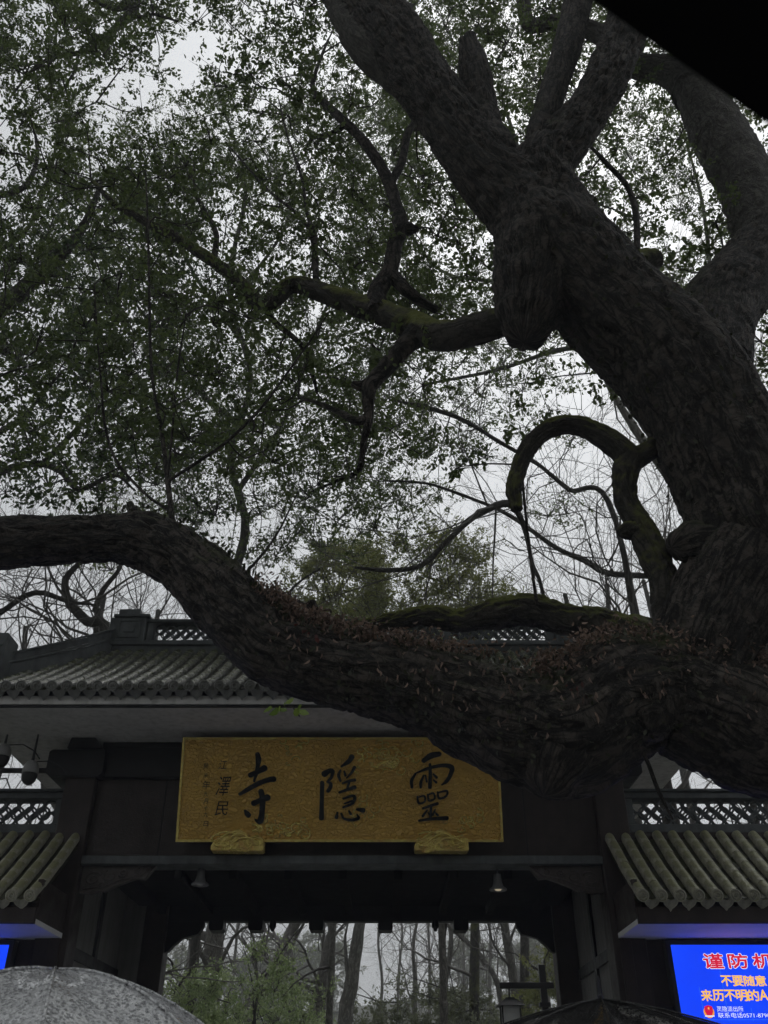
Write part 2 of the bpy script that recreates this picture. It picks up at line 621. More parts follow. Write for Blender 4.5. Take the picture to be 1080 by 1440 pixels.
def clump(lsoup, tsoup, c, rad, n_tw, per, size, rng, root=None, hexa=True, twr=0.004, wide=0.42):
    """a leafy spray at c, turned and scaled at random"""
    q = float(size) / float(rad)
    qk = round(q * 25) / 25.0
    key = (n_tw, per, max(qk, 0.04), hexa, wide)
    if key not in PROTO:
        PROTO[key] = [_proto(*key, np.random.default_rng(900 + i)) for i in range(6)]
    lv, lq, lsd, tv, tq = PROTO[key][int(rng.integers(6))]
    a = rng.uniform(0, 6.283)
    tl, ta = rng.normal() * 0.35, rng.uniform(0, 6.283)
    M = np.array((Matrix.Rotation(tl, 3, Vector((math.cos(ta), math.sin(ta), 0))) @ Matrix.Rotation(a, 3, 'Z'))) * rad
    M = M @ np.diag(rng.uniform(0.85, 1.15, 3))
    c = np.asarray(c, float)
    lsoup.add(lv @ M.T + c, lq, np.clip(lsd * 0.75 + rng.uniform(-0.1, 0.35), 0, 1))
    if tsoup is not None:
        tsoup.add(tv @ M.T + c, tq)
    return c + M @ np.array([0, 0, -0.55])


def grow(soup, p, d, length, r, level, maxl, rng, sides=5, up=0.10, spread=0.6, ends=None, kids=(3, 5), bend=0.24, minr=0.004):
    """recursive bare branching"""
    n = 5 if level < 2 else (4 if level < 4 else 3)
    P = [p]
    dd = d.copy()
    for i in range(n - 1):
        dd = unit(dd + rng.normal(size=3) * bend + np.array([0, 0, up]))
        P.append(P[-1] + dd * length / (n - 1))
    P = np.array(P)
    rr = np.linspace(r, max(minr, r * 0.5), n)
    soup.tube(P, rr, max(3, sides - level))
    if level >= maxl:
        if ends is not None:
            ends.append((P[-1], dd))
        return
    k = rng.integers(kids[0], kids[1] + 1)
    for i in range(k):
        t = rng.uniform(0.3, 1.0) if i < k - 1 else 1.0
        x = t * (n - 1)
        j = min(int(x), n - 2)
        q = P[j] + (P[j + 1] - P[j]) * (x - j)
        nd = unit(unit(P[j + 1] - P[j]) + rng.normal(size=3) * spread)
        grow(soup, q, nd, length * rng.uniform(0.5, 0.78), max(minr, r * (0.62 if t > 0.99 else 0.45)), level + 1, maxl, rng, sides, up, spread, ends, kids, bend, minr)

# ------------------------------------------------------------------ palette
mat('brown_wood', (0.036, 0.025, 0.022), 0.5, spec=0.3, var=0.35, vscale=5, bump=0.15, bscale=60, streak=0.5)
mat('black_wood', (0.007, 0.007, 0.009), 0.5, spec=0.3, var=0.3, vscale=6, bump=0.15, bscale=60)
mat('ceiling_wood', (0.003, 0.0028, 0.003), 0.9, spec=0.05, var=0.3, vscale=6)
mat('carved_wood', (0.06, 0.047, 0.042), 0.5, var=0.4, vscale=20, bump=0.3, bscale=40)
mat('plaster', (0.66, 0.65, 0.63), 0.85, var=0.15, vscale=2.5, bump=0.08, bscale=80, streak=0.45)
mat('warm_plaster', (0.34, 0.28, 0.21), 0.85, var=0.15, vscale=2.5, bump=0.08, bscale=80, streak=0.5)
mat('ridge_stucco', (0.085, 0.095, 0.098), 0.6, var=0.4, vscale=4, bump=0.25, bscale=50, moss=(0.04, 0.05, 0.02), mossamt=0.35, streak=0.6)
mat('lattice_stucco', (0.075, 0.085, 0.09), 0.6, var=0.35, vscale=9, bump=0.2, bscale=60)
mat('roof_tile', (0.17, 0.17, 0.155), 0.24, coat=0.5, var=0.5, vscale=14, bump=0.35, bscale=45, moss=(0.10, 0.11, 0.045), mossamt=0.42, tint2=(0.07, 0.072, 0.066))
mat('wing_tile', (0.40, 0.385, 0.29), 0.42, var=0.4, vscale=16, bump=0.3, bscale=50, moss=(0.23, 0.23, 0.125), mossamt=0.44, tint2=(0.22, 0.22, 0.19))
mat('pan_tile', (0.03, 0.03, 0.028), 0.5, var=0.5, vscale=14, bump=0.3, bscale=40, moss=(0.05, 0.055, 0.02), mossamt=0.4)
mat('white_paint', (0.8, 0.8, 0.8), 0.7, var=0.08, vscale=3)
mat('shaded_plaster', (0.22, 0.215, 0.205), 0.85, var=0.15, vscale=2.5, streak=0.5)  # white plaster darkened in colour to stand for the passage's shade
mat('black_metal', (0.02, 0.02, 0.022), 0.4, metal=0.3)
mat('grey_metal', (0.18, 0.18, 0.18), 0.4, metal=0.2, var=0.2)
mat('white_plastic', (0.3, 0.3, 0.295), 0.35)
mat('ink', (0.004, 0.006, 0.008), 0.6, spec=0.25)
mat('paving', (0.27, 0.265, 0.255), 0.25, var=0.4, vscale=0.8, bump=0.15, bscale=12)
mat('woodland_floor', (0.075, 0.07, 0.05), 0.9, var=0.5, vscale=0.3, bump=0.5, bscale=3)
mat('hill_ground', (0.06, 0.065, 0.04), 0.95, var=0.5, vscale=0.15, bump=0.6, bscale=2)
bark_mat('camphor_bark', (0.004, 0.0036, 0.003), (0.115, 0.097, 0.082), moss=(0.05, 0.058, 0.018), mossamt=0.42)
bark_mat('mossy_bark', (0.02, 0.018, 0.014), (0.085, 0.077, 0.062), moss=(0.13, 0.145, 0.025), mossamt=0.74)
bark_mat('pale_bark', (0.12, 0.115, 0.10), (0.36, 0.345, 0.31), moss=(0.09, 0.10, 0.05), mossamt=0.25, scale=0.7)
bark_mat('wood_bark', (0.10, 0.095, 0.082), (0.27, 0.255, 0.225), moss=(0.14, 0.15, 0.06), mossamt=0.35)
bark_mat('grey_bark', (0.05, 0.047, 0.042), (0.14, 0.13, 0.115), moss=(0.07, 0.08, 0.03), mossamt=0.35)
mat('twig', (0.035, 0.03, 0.026), 0.7)
mat('grey_twig', (0.15, 0.142, 0.13), 0.8)
leaf_mat('camphor_leaf', (0.056, 0.080, 0.030), (0.125, 0.158, 0.062), trans=0.56)
leaf_mat('dark_leaf', (0.034, 0.058, 0.027), (0.08, 0.115, 0.05), trans=0.45)
leaf_mat('olive_leaf', (0.11, 0.125, 0.04), (0.24, 0.25, 0.095), trans=0.45)
leaf_mat('shrub_leaf', (0.17, 0.24, 0.09), (0.40, 0.47, 0.24), rough=0.25, spec=0.9)
leaf_mat('far_leaf', (0.09, 0.105, 0.06), (0.17, 0.185, 0.10), rough=0.5)
leaf_mat('dry_leaf', (0.055, 0.034, 0.027), (0.30, 0.205, 0.16), rough=0.6, trans=0.15)
leaf_mat('red_leaf', (0.05, 0.010, 0.009), (0.11, 0.022, 0.016), rough=0.5)
leaf_mat('fresh_leaf', (0.14, 0.22, 0.03), (0.22, 0.30, 0.05), rough=0.4)
leaf_mat('ivy_leaf', (0.016, 0.020, 0.010), (0.045, 0.05, 0.022))

# ------------------------------------------------------------------ ground
def ground_z(x, y):
    """flat court, the wooded hill rising beyond the gate"""
    t = np.clip((y - 40.0) / 190.0, 0, 1)
    b = np.clip((-y - 10.0) / 38.0, 0, 1)
    s = np.clip((np.abs(x) - 12.0) / 26.0, 0, 1) * np.clip((6.0 - y) / 12.0, 0, 1)
    return 17 * t * t * (3 - 2 * t) * (1 + 0.25 * np.sin(x * 0.05 + 1)) + np.maximum(6 * s * s * (3 - 2 * s), 14 * b * b * (3 - 2 * b))


gx = np.concatenate([np.linspace(-900, -90, 10), np.linspace(-80, 80, 65), np.linspace(90, 900, 16)])
gy = np.concatenate([np.linspace(-900, -70, 10), np.linspace(-60, 160, 89), np.linspace(175, 1200, 30)])
GX, GY = np.meshgrid(gx, gy)
pts = np.stack([GX.ravel(), GY.ravel(), np.zeros(GX.size)], 1)
nzv = fbm(pts * 0.12, 3, 4)
far = np.clip((np.abs(GY.ravel()) - 24) / 20, 0, 1)
Z = ground_z(GX.ravel(), GY.ravel()) + nzv * 0.9 * far - 0.004
pts[:, 2] = Z
ny, nx = GX.shape
i = np.arange(ny - 1)[:, None] * nx
j = np.arange(nx - 1)[None, :]
GQ = np.stack([i + j, i + j + 1, i + nx + j + 1, i + nx + j], -1).reshape(-1, 4)
tag(link('ground', np_mesh('ground', pts, GQ, True), None, MATS['hill_ground']), kind='structure')
pv = empty('court_pavement', (0, 5, 0)); tag(pv, kind='structure')
slab = MB().box(-1.19, 1.19, -0.79, 0.79, 0.0, 0.03).mesh('slab')
slab.materials.append(MATS['paving'])
k = 0
for ix in range(-5, 6):
    for iy in range(-1, 16):
        if k >= 170: break
        piece('paving_slab', slab, pv, Matrix.Translation((ix * 2.4 + (1.2 if iy % 2 else 0), -2.6 + iy * 1.6, rnd.uniform(-0.003, 0.003))))
        k += 1

# ------------------------------------------------------------------ the gate
GXC = -0.53
gate = empty('temple_gate', (GXC, 12, 0), 'dark timber temple gate with hipped tile roof behind the great tree', 'gate')
BW, KW, CW, PL = MATS['brown_wood'], MATS['black_wood'], MATS['ceiling_wood'], MATS['plaster']
for s in (-1, 1):
    xc = GXC + s * 3.49
    bx('pillar', BW, gate, xc - 0.2, xc + 0.2, 11.93, 12.33, 0.25, 5.29, 0.015)
    MB().lathe([(0.36, 0), (0.38, 0.1), (0.3, 0.25)], (xc, 12.13, 0.0), 20).build('pillar_base', MATS['ridge_stucco'], gate)
    xb = -0.365 + s * 3.10
    bx('rear_pillar', BW, gate, xb - 0.17, xb + 0.17, 14.85, 15.19, 0.0, 4.3, 0.015)
    # pillar head: octagonal block with a beam end running outwards
    a, b = (xc - 0.46, xc + 0.30) if s < 0 else (xc - 0.30, xc + 0.46)
    MB().prism([(a, 11.85, 5.32), (a + 0.06, 11.85, 5.27), (b - 0.06, 11.85, 5.27), (b, 11.85, 5.32), (b, 11.85, 5.60), (b - 0.04, 11.85, 5.63), (a + 0.04, 11.85, 5.63), (a, 11.85, 5.60)], (0, 0.6, 0)).build('pillar_head', KW, gate, bevel=0.01)
    MB().prism([(xc - 0.22, 11.8, 5.632), (xc + 0.26, 11.8, 5.632), (xc + 0.14, 11.8, 5.777), (xc - 0.18, 11.8, 5.777)], (0, 0.5, 0)).build('bearing_block', KW, gate, bevel=0.008)
    # passage side wall with its dark rails
    xw = GXC + s * 3.42
    sw = bx('passage_wall', MATS['shaded_plaster'], gate, min(xw, xw + s * 0.12), max(xw, xw + s * 0.12), 12.34, 14.84, 0.0, 5.778, 0)
    x0, x1 = sorted((xw - s * 0.035, xw - s * 0.003))
    bx('wall_rail', KW, sw, x0, x1, 12.36, 14.83, 3.18, 3.32, 0.005)
    bx('wall_rail', KW, sw, x0, x1, 12.36, 14.83, 2.2, 2.34, 0.005)
    bx('wall_stud', KW, sw, x0 - 0.004, x1 + 0.002, 13.5, 13.64, 0.0, 4.19, 0.005)
    a, b = sorted((xb + s * 0.172, xw + s * 0.12))
    bx('return_wall', MATS['shaded_plaster'], gate, a, b, 14.845, 14.945, 0.0, 5.78, 0)
    # carved bracket under the front beam
    c = xc - s * 0.21
    pr = [(0, 4.177), (0.92, 4.177), (0.80, 4.02), (0.70, 4.03), (0.60, 4.0), (0.42, 3.93), (0.30, 3.87), (0.24, 3.885), (0.14, 3.85), (0, 3.86)]
    br = MB().prism([(c - s * u, 12.02, z) for u, z in (pr if s > 0 else pr[::-1])], (0, 0.1, 0)).build('carved_bracket', MATS['carved_wood'], gate, bevel=0.006)
    sp = MB()
    for (u0, z0, r0, a0, tt) in ((0.15, 4.02, 0.11, 0.5, 1.5), (0.36, 4.05, 0.09, 2.0, 1.4), (0.52, 4.09, 0.06, 3.6, 1.3), (0.70, 4.10, 0.05, 1.2, 1.2), (0.82, 4.12, 0.035, 0.2, 1.1), (0.26, 3.95, 0.05, 4.0, 1.2)):
        q = []
        for t in np.linspace(0, 1, 18):
            an = a0 + t * tt * 2 * math.pi
            rr = r0 * (1 - 0.8 * t)
            q.append((c - s * (u0 + rr * math.cos(an)), 12.015, z0 + rr * math.sin(an) * 0.8))
        sp.tube(q, [0.012 * (1 - 0.5 * t) + 0.003 for t in np.linspace(0, 1, 18)], 6)
    sp.tube([(c - s * 0.05, 12.015, 3.90), (c - s * 0.3, 12.015, 3.93), (c - s * 0.5, 12.015, 4.01), (c - s * 0.75, 12.015, 4.06), (c - s * 0.86, 12.015, 4.15)], 0.012, 6)
    sp.build('scroll_carving', MATS['carved_wood'], br, smooth=True)
    # rear bracket with curved underside, seen as a silhouette in the opening
    c = xb - s * 0.17
    rb = [(0, 4.0), (0.55, 4.0), (0.55, 3.93), (0.48, 3.82), (0.36, 3.79), (0.24, 3.76), (0.12, 3.66), (0.05, 3.58), (0, 3.56)]
    MB().prism([(c - s * u, 14.93, z) for u, z in (rb if s > 0 else rb[::-1])], (0, 0.14, 0)).build('rear_bracket', KW, gate, bevel=0.006)
XL, XR = GXC - 3.29, GXC + 3.29
bx('upper_beam', KW, gate, XL - 0.02, XR + 0.02, 11.97, 12.3, 5.29, 5.70, 0.012)
bx('beam_packing', KW, gate, XL, XR, 12.0, 12.28, 5.702, 5.778, 0)
bx('front_panel', BW, gate, XL, XR, 12.06, 12.26, 4.285, 5.288, 0.005)
for x in (-2.9, 1.84):
    bx('panel_joint', KW, gate, x - 0.008, x + 0.008, 12.052, 12.07, 4.29, 5.28, 0)
bx('sill_beam', MATS['ridge_stucco'], gate, XL, XR, 11.92, 12.3, 4.18, 4.283, 0.01)
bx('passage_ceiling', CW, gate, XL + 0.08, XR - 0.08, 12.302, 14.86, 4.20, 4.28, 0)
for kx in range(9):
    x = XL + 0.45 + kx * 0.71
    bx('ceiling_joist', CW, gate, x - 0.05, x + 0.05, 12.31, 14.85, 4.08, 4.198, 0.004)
bx('rear_beam', KW, gate, XL - 0.1, XR + 0.25, 14.95, 15.12, 4.0, 4.3, 0.01)
bx('rear_fascia', PL, gate, XL + 0.3, XR - 0.3, 15.35, 15.42, 4.045, 4.2, 0.005)
for px, ww, pt in ((305, 20, 0), (360, 20, 0), (384, 11, 1), (445, 20, 0), (542, 20, 0), (612, 11, 1), (648, 20, 0)):
    p = at(px, 1300, 14.86)
    h = ww * 0.0054
    if pt:
        MB().lathe([(0.05, 0.12), (h * 0.9, 0.06), (h * 0.9, 0.03), (h * 0.55, 0.0), (0.02, -0.03)], (p.x, 14.83, 3.87), 10).build('pendant_knob', KW, gate)
    else:
        MB().prism([(p.x - h, 14.78, 3.999), (p.x - h, 14.78, 3.875), (p.x - h + 0.02, 14.78, 3.85), (p.x + h - 0.02, 14.78, 3.85), (p.x + h, 14.78, 3.875), (p.x + h, 14.78, 3.999)], (0, 0.3, 0)).build('door_head_block', KW, gate)
bx('soffit', PL, gate, -5.26, 4.35, 10.745, 15.9, 5.782, 5.86, 0)
bx('rear_wall', BW, gate, XL - 0.3, XR + 0.3, 14.95, 15.1, 4.302, 5.78, 0)

# ---- roof
roof = bx('roof', MATS['ridge_stucco'], gate, -5.24, 4.2, 10.78, 15.8, 5.864, 5.94, 0)
bx('eave_fascia', PL, roof, -5.28, 4.37, 10.70, 10.743, 5.815, 5.925, 0.004)
bx('eave_groove', KW, roof, -5.26, 4.35, 10.72, 10.742, 5.779, 5.813, 0)
X0, X1 = -5.42, 4.42
EY, RY, EZ, RZ = 10.60, 12.88, 5.99, 7.50


def slope(t):
    return EY + (RY - EY) * t, EZ + (RZ - EZ) * (0.84 * t + 0.16 * t * t)


def tile_meshes(key, m):
    """half-round cover tile (0.28 long, along +Y), its end disc and the drip tongue"""
    mb = MB()
    n, rr = 10, 0.066
    prof = [(0.0, 1.0), (0.02, 1.0), (0.15, 0.985), (0.283, 0.955)]
    vs, fs = [], []
    for y, k in prof:
        for i in range(n + 1):
            a = math.pi * (-0.06 + 1.12 * i / n)
            vs.append((rr * k * math.cos(a), y, rr * k * math.sin(a)))
    for j in range(3):
        for i in range(n):
            fs.append((j * (n + 1) + i, j * (n + 1) + i + 1, (j + 1) * (n + 1) + i + 1, (j + 1) * (n + 1) + i))
    mb.add(vs, fs)
    mb.add(vs[:n + 1], [tuple(range(n, -1, -1))])          # end faces keep their own edges
    mb.add(vs[3 * (n + 1):], [tuple(range(n + 1))])
    cover = mb.mesh('barrel_tile_' + key); cover.materials.append(m)
    for p in cover.polygons:
        p.use_smooth = len(p.vertices) == 4
    mb = MB()
    vs, fs = [], []
    n = 16
    for r0, y in ((0.066, 0.04), (0.070, -0.012), (0.058, -0.016), (0.052, -0.002), (0.040, -0.002), (0.035, -0.016), (0.025, -0.016), (0.021, -0.002), (0.010, -0.014)):
        for i in range(n):
            a = 2 * math.pi * i / n
            vs.append((r0 * math.cos(a), y, r0 * math.sin(a)))
    for j in range(8):
        for i in range(n):
            fs.append((j * n + i, j * n + (i + 1) % n, (j + 1) * n + (i + 1) % n, (j + 1) * n + i))
    fs += [tuple(range(n - 1, -1, -1)), tuple(range(8 * n, 9 * n))]
    mb.add(vs, fs)
    disc = mb.mesh('tile_disc_' + key); disc.materials.append(m)
    mb = MB()
    out = [(-0.082, 0.03), (-0.05, -0.005), (0, -0.018), (0.05, -0.005), (0.082, 0.03), (0.086, -0.03), (0.07, -0.072), (0.045, -0.10), (0.022, -0.115), (0.0, -0.155), (-0.022, -0.115), (-0.045, -0.10), (-0.07, -0.072), (-0.086, -0.03)]
    mb.prism([(x, 0, z) for x, z in out], (0, 0.018, 0))
    drip = mb.mesh('drip_tile_' + key); drip.materials.append(m)
    return cover, disc, drip


def lay_roof(parent, xs, ymax, prof, L, meshes, pan, step=0.27, individual=999, jit=1.0):
    """rows of cover tiles from eave to top, discs and drip tongues at the eave"""
    cover, disc, drip = meshes
    rest = MB()
    count = 0
    pans = MB()
    dx = xs[1] - xs[0]
    for ci, x in enumerate(xs):
        tm = ymax(x)
        nseg = int(L / step)
        for s in range(nseg):
            t0, t1 = s * step / L, (s + 1) * step / L
            if t1 > tm + 0.03:
                break
            y0, z0 = prof(t0); y1, z1 = prof(t1)
            ang = math.atan2(z1 - z0, y1 - y0)
            M = Matrix.Translation((x + rnd.uniform(-1, 1) * 0.004 * jit, y0, z0 + 0.012 + rnd.uniform(0, 1) * 0.005 * jit)) @ Matrix.Rotation(ang + rnd.uniform(-1, 1) * 0.012 * jit, 4, 'X') @ Matrix.Rotation(rnd.uniform(-1, 1) * 0.012 * jit, 4, 'Z')
            if count < individual:
                piece('barrel_tile', cover, parent, M)
            else:
                rest.add([M @ v.co for v in cover.vertices], [tuple(p.vertices) for p in cover.polygons])
            count += 1
            if ci < len(xs) - 1:      # pan tile between this row and the next
                q = []
                for (yy, zz, lift) in ((y0 - 0.02, z0 - 0.0, 0.016), (y1, z1, 0.0)):
                    for a in np.linspace(-1, 1, 5):
                        q.append((x + dx / 2 + a * dx * 0.42, yy, zz - 0.035 + 0.035 * a * a + lift))
                pans.add(q, [(i, i + 1, i + 6, i + 5) for i in range(4)])
        y0, z0 = prof(0); y1, z1 = prof(0.05)
        ang = math.atan2(z1 - z0, y1 - y0)
        piece('tile_disc', disc, parent, Matrix.Translation((x, y0 - 0.03, z0 + 0.012)) @ Matrix.Rotation(ang * 0.35 + rnd.uniform(-.05, .05), 4, 'X'))
        if ci < len(xs) - 1:
            piece('drip_tile', drip, parent, Matrix.Translation((x + dx / 2, y0 - 0.02, z0 - 0.022)) @ Matrix.Rotation(0.75 + rnd.uniform(-.12, .12), 4, 'X') @ Matrix.Rotation(rnd.uniform(-.04, .04), 4, 'Y'))
    tag(pans.build('pan_tiles', pan, parent, smooth=True), kind='stuff')
    if rest.v:
        tag(rest.build('upper_barrel_tiles', cover.materials[0], parent), kind='stuff')


main_tiles = tile_meshes('main', MATS['roof_tile'])
xs = [X0 + 0.14 + 0.19 * k for k in range(51)]


def hip_t(x):
    d = min(x - X0, X1 - x) / 1.05
    return max(0.1, min(1.0, d * 1.02))


L = math.hypot(RY - EY, RZ - EZ)
lay_roof(roof, xs, hip_t, slope, L, main_tiles, MATS['pan_tile'], 0.27, 290, jit=0.35)
# boards under the tiles: front, ends and back
mb = MB()
ts = np.linspace(0, 1, 7)
fr = [slope(t) for t in ts]
xa, xb_ = X0 + 1.05, X1 - 1.05
vs = []
for t, (y, z) in zip(ts, fr):
    vs += [(X0 + 1.05 * t + 0.02, y + 0.03, z - 0.055), (X1 - 1.05 * t - 0.02, y + 0.03, z - 0.055)]
mb.add(vs, [(2 * k, 2 * k + 1, 2 * k + 3, 2 * k + 2) for k in range(6)])
vs = []
for t, (y, z) in zip(ts, fr):
    vs += [(X0 + 1.05 * t + 0.02, 26.04 - y, z - 0.055), (X1 - 1.05 * t - 0.02, 26.04 - y, z - 0.055)]
mb.add(vs, [(2 * k + 1, 2 * k, 2 * k + 2, 2 * k + 3) for k in range(6)])
for s in (0, 1):
    vs = []
    for t, (y, z) in zip(ts, fr):
        x = (X0 + 1.05 * t + 0.02) if s == 0 else (X1 - 1.05 * t - 0.02)
        vs += [(x, y + 0.03, z - 0.055), (x, 26.04 - y, z - 0.055)]
    mb.add(vs, [(2 * k, 2 * k + 1, 2 * k + 3, 2 * k + 2) for k in range(6)])
mb.build('roof_boarding', MATS['pan_tile'], roof)
# ridge: base courses, ring lattice between posts, coping, stepped end blocks
RS, LS = MATS['ridge_stucco'], MATS['lattice_stucco']
RXL, RXR = -4.30, 3.24
ridge = bx('ridge', RS, roof, RXL, RXR, 12.86, 13.18, 7.40, 7.62, 0.012)
bx('ridge_moulding', RS, ridge, RXL, RXR, 12.82, 13.22, 7.622, 7.68, 0.012)
bx('ridge_moulding', RS, ridge, RXL + 0.55, RXR - 0.55, 12.90, 13.14, 7.682, 7.735, 0.006)
bx('ridge_coping', RS, ridge, RXL + 0.50, RXR - 0.50, 12.87, 13.17, 8.035, 8.09, 0.012)


def ring_mesh(name, r0, wd, dp, m, n=18):
    vs, fs = [], []
    for rr, y in ((r0, 0), (r0 + wd, 0), (r0 + wd, dp), (r0, dp)):
        for i in range(n):
            a = 2 * math.pi * i / n
            vs.append((rr * math.cos(a), y, rr * math.sin(a)))
    for j in range(4):
        for i in range(n):
            k2 = (j + 1) % 4
            fs.append((j * n + i, j * n + (i + 1) % n, k2 * n + (i + 1) % n, k2 * n + i))
    me = MB().add(vs, fs).mesh(name)
    me.materials.append(m)
    return me


ring = ring_mesh('lattice_ring', 0.060, 0.020, 0.045, LS)


def lattice(parent, x0, x1, y, z0, z1, rows, xlim=None):
    """overlapping rings in a frame"""
    dz = (z1 - z0) / rows
    a = dz
    k = 0
    n = int((x1 - x0) / a)
    sx = (x1 - x0) / n
    sc_ = dz * 0.5 / 0.070
    for i in range(n * 2 - 1):
        for r_ in range(rows if i % 2 == 0 else rows - 1):
            x = x0 + sx * (0.5 + i * 0.5)
            z = z0 + dz * (0.5 + r_ + (0.5 if i % 2 else 0))
            M = Matrix.Translation((x, y + (0.004 if i % 2 else 0), z)) @ Matrix.Diagonal((sc_ * 0.985, 1, sc_ * 0.985, 1))
            piece('lattice_ring', ring, parent, M)
            k += 1
    return k


posts = [RXL + 0.62, RXL + 2.17, RXL + 3.72, RXL + 5.30, RXR - 0.62]
for p in posts:
    bx('lattice_post', RS, ridge, p - 0.05, p + 0.05, 12.9, 13.14, 7.737, 8.033, 0.006)
for a, b in zip(posts[:-1], posts[1:]):
    lattice(ridge, a + 0.055, b - 0.055, 12.98, 7.74, 8.03, 2)
for s in (-1, 1):
    e = RXL if s < 0 else RXR
    def XX(a, b):
        return (e + a, e + b) if s < 0 else (e - b, e - a)
    a, b = XX(-0.02, 0.55); bk = bx('ridge_end_block', RS, ridge, a, b, 12.84, 13.2, 7.683, 8.10, 0.012)
    a, b = XX(0.03, 0.60); bx('end_block_cap', RS, bk, a, b, 12.81, 13.23, 8.102, 8.15, 0.01)
    a, b = XX(0.08, 0.42); bx('end_block_crest', RS, bk, a, b, 12.87, 13.17, 8.152, 8.27, 0.02)
    a, b = XX(0.12, 0.47)
    for (z0, z1, q0, q1) in ((7.75, 7.775, a, b), (8.03, 8.055, a, b), (7.776, 8.029, a, a + 0.025), (7.776, 8.029, b - 0.025, b), (7.84, 7.97, a + 0.09, b - 0.09)):
        bx('relief_fillet', RS, bk, q0, q1, 12.825, 12.842, z0, z1, 0)
    # hip ridge running down to the eave corner
    cx = X0 if s < 0 else X1
    P0, P1 = Vector((e + s * 0.0, 12.95, 7.45)), Vector((cx, EY + 0.05, 5.98))
    Pm = P0.lerp(P1, 0.55) + Vector((0, 0, -0.07))
    for (nm, zlo, zhi, half) in (('hip_ridge', 0.0, 0.30, 0.10), ('hip_moulding', 0.302, 0.35, 0.14), ('hip_coping', 0.352, 0.47, 0.08), ('hip_cap', 0.472, 0.51, 0.12)):
        m2 = MB(); vs = []
        for t in np.linspace(0, 1, 9):
            p = P0 * (1 - t) ** 2 + Pm * 2 * t * (1 - t) + P1 * t * t
            sd_ = Vector((P1.y - P0.y, -(P1.x - P0.x), 0)).normalized() * half
            kk = 1 - 0.25 * t
            vs += [p + sd_ + Vector((0, 0, zlo * kk)), p - sd_ + Vector((0, 0, zlo * kk)), p - sd_ + Vector((0, 0, zhi * kk)), p + sd_ + Vector((0, 0, zhi * kk))]
        fs = []
        for k in range(8):
            for q in range(4):
                fs.append((k * 4 + q, k * 4 + (q + 1) % 4, k * 4 + 4 + (q + 1) % 4, k * 4 + 4 + q))
        fs += [(3, 2, 1, 0), (32, 33, 34, 35)]
        m2.add(vs, fs).build(nm, RS, ridge, bevel=0.006)
    p = P0.lerp(P1, 0.78)
    o = MB().box(p.x - 0.16, p.x + 0.16, p.y - 0.2, p.y + 0.2, p.z + 0.0, p.z + 0.62).build('hip_ornament', RS, ridge, bevel=0.015)
    MB().box(p.x - 0.11, p.x + 0.11, p.y - 0.14, p.y + 0.14, p.z + 0.622, p.z + 0.72).build('ornament_cap', RS, o, bevel=0.02) if False else None
    for dz in (0.18, 0.30, 0.42):
        bx('ornament_fillet', RS, ridge, p.x - 0.12, p.x + 0.12, p.y - 0.225, p.y - 0.203, p.z + dz, p.z + dz + 0.045, 0.006)

# ------------------------------------------------------------------ side walls with small tiled roofs
wing_tiles = tile_meshes('wing', MATS['wing_tile'])
for s in (-1, 1):
    nm = 'beside the police notice screen' if s > 0 else 'under the dome cameras'
    xin = GXC + s * 3.705
    wing = empty('side_wall', (GXC + s * 6, 12.2, 0), 'side wall with ring lattice and small tiled pent roof ' + nm, 'wall', 'walls flanking the gate')
    def XX(a, b):
        a, b = GXC + s * a, GXC + s * b
        return (a, b) if a < b else (b, a)
    END = 8.6
    a, b = XX(3.70, END); bx('wall_body', MATS['brown_wood'], wing, a, b, 12.06, 12.42, 0.0, 4.60, 0)
    a, b = XX(3.70, END); fr_ = bx('lattice_frame', RS, wing, a, b, 12.1, 12.38, 4.605, 4.72, 0.012)
    bx('lattice_frame', RS, wing, a, b, 12.1, 12.38, 5.05, 5.13, 0.012)
    bx('lattice_coping', RS, wing, a, b, 12.06, 12.42, 5.132, 5.17, 0.012)
    for q in (3.76, 6.3, 8.5):
        a, b = XX(q - 0.06, q + 0.06); bx('lattice_post', RS, wing, a, b, 12.11, 12.37, 4.722, 5.048, 0.008)
    for q0, q1 in ((3.825, 6.235), (6.365, 8.0)):
        a, b = XX(q0, q1); lattice(wing, a, b, 12.2, 4.722, 5.048, 2)
    wp = lambda t: (10.80 + 1.22 * t, 3.585 + 0.96 * (0.88 * t + 0.12 * t * t))
    xs = [GXC + s * (3.42 + 0.207 * k) for k in range(16 if s > 0 else 10)]
    if s < 0:
        xs = xs[::-1]
    pent = bx('pent_roof', RS, wing, *XX(3.40, 3.42 + 0.207 * (16 if s > 0 else 10)), 10.98, 11.9, 3.44, 3.50, 0)
    lay_roof(pent, xs, lambda x: 1.0, wp, math.hypot(1.22, 0.96), wing_tiles, MATS['pan_tile'], 0.255)
    m2 = MB(); vs = []
    a, b = XX(3.36, END)
    for t in np.linspace(0, 1, 5):
        y, z = wp(t)
        vs += [(a, y + 0.03, z - 0.05), (b, y + 0.03, z - 0.05)]
    m2.add(vs, [(2 * k, 2 * k + 1, 2 * k + 3, 2 * k + 2) for k in range(4)]).build('roof_boarding', MATS['pan_tile'], wing)
    a, b = XX(3.36, END); bx('eave_fascia', BW, wing, a, b, 10.87, 10.93, 3.325, 3.50, 0.006)
    bx('pent_soffit', MATS['white_paint'], wing, a, b, 10.932, 12.04, 3.325, 3.38, 0)
    a, b = XX(3.36, 3.42); bx('gable_board', BW, wing, a, b, 10.935, 12.0, 3.385, 3.80, 0)
    # short post between the passage and the notice screen
    a, b = XX(3.36, 3.50); bx('bay_post', BW, wing, a, b, 11.88, 12.05, 0.0, 3.32, 0.01)
    a, b = XX(3.52, 3.95); bx('bay_panel', KW, wing, a, b, 11.96, 12.05, 0.0, 2.6, 0.01)

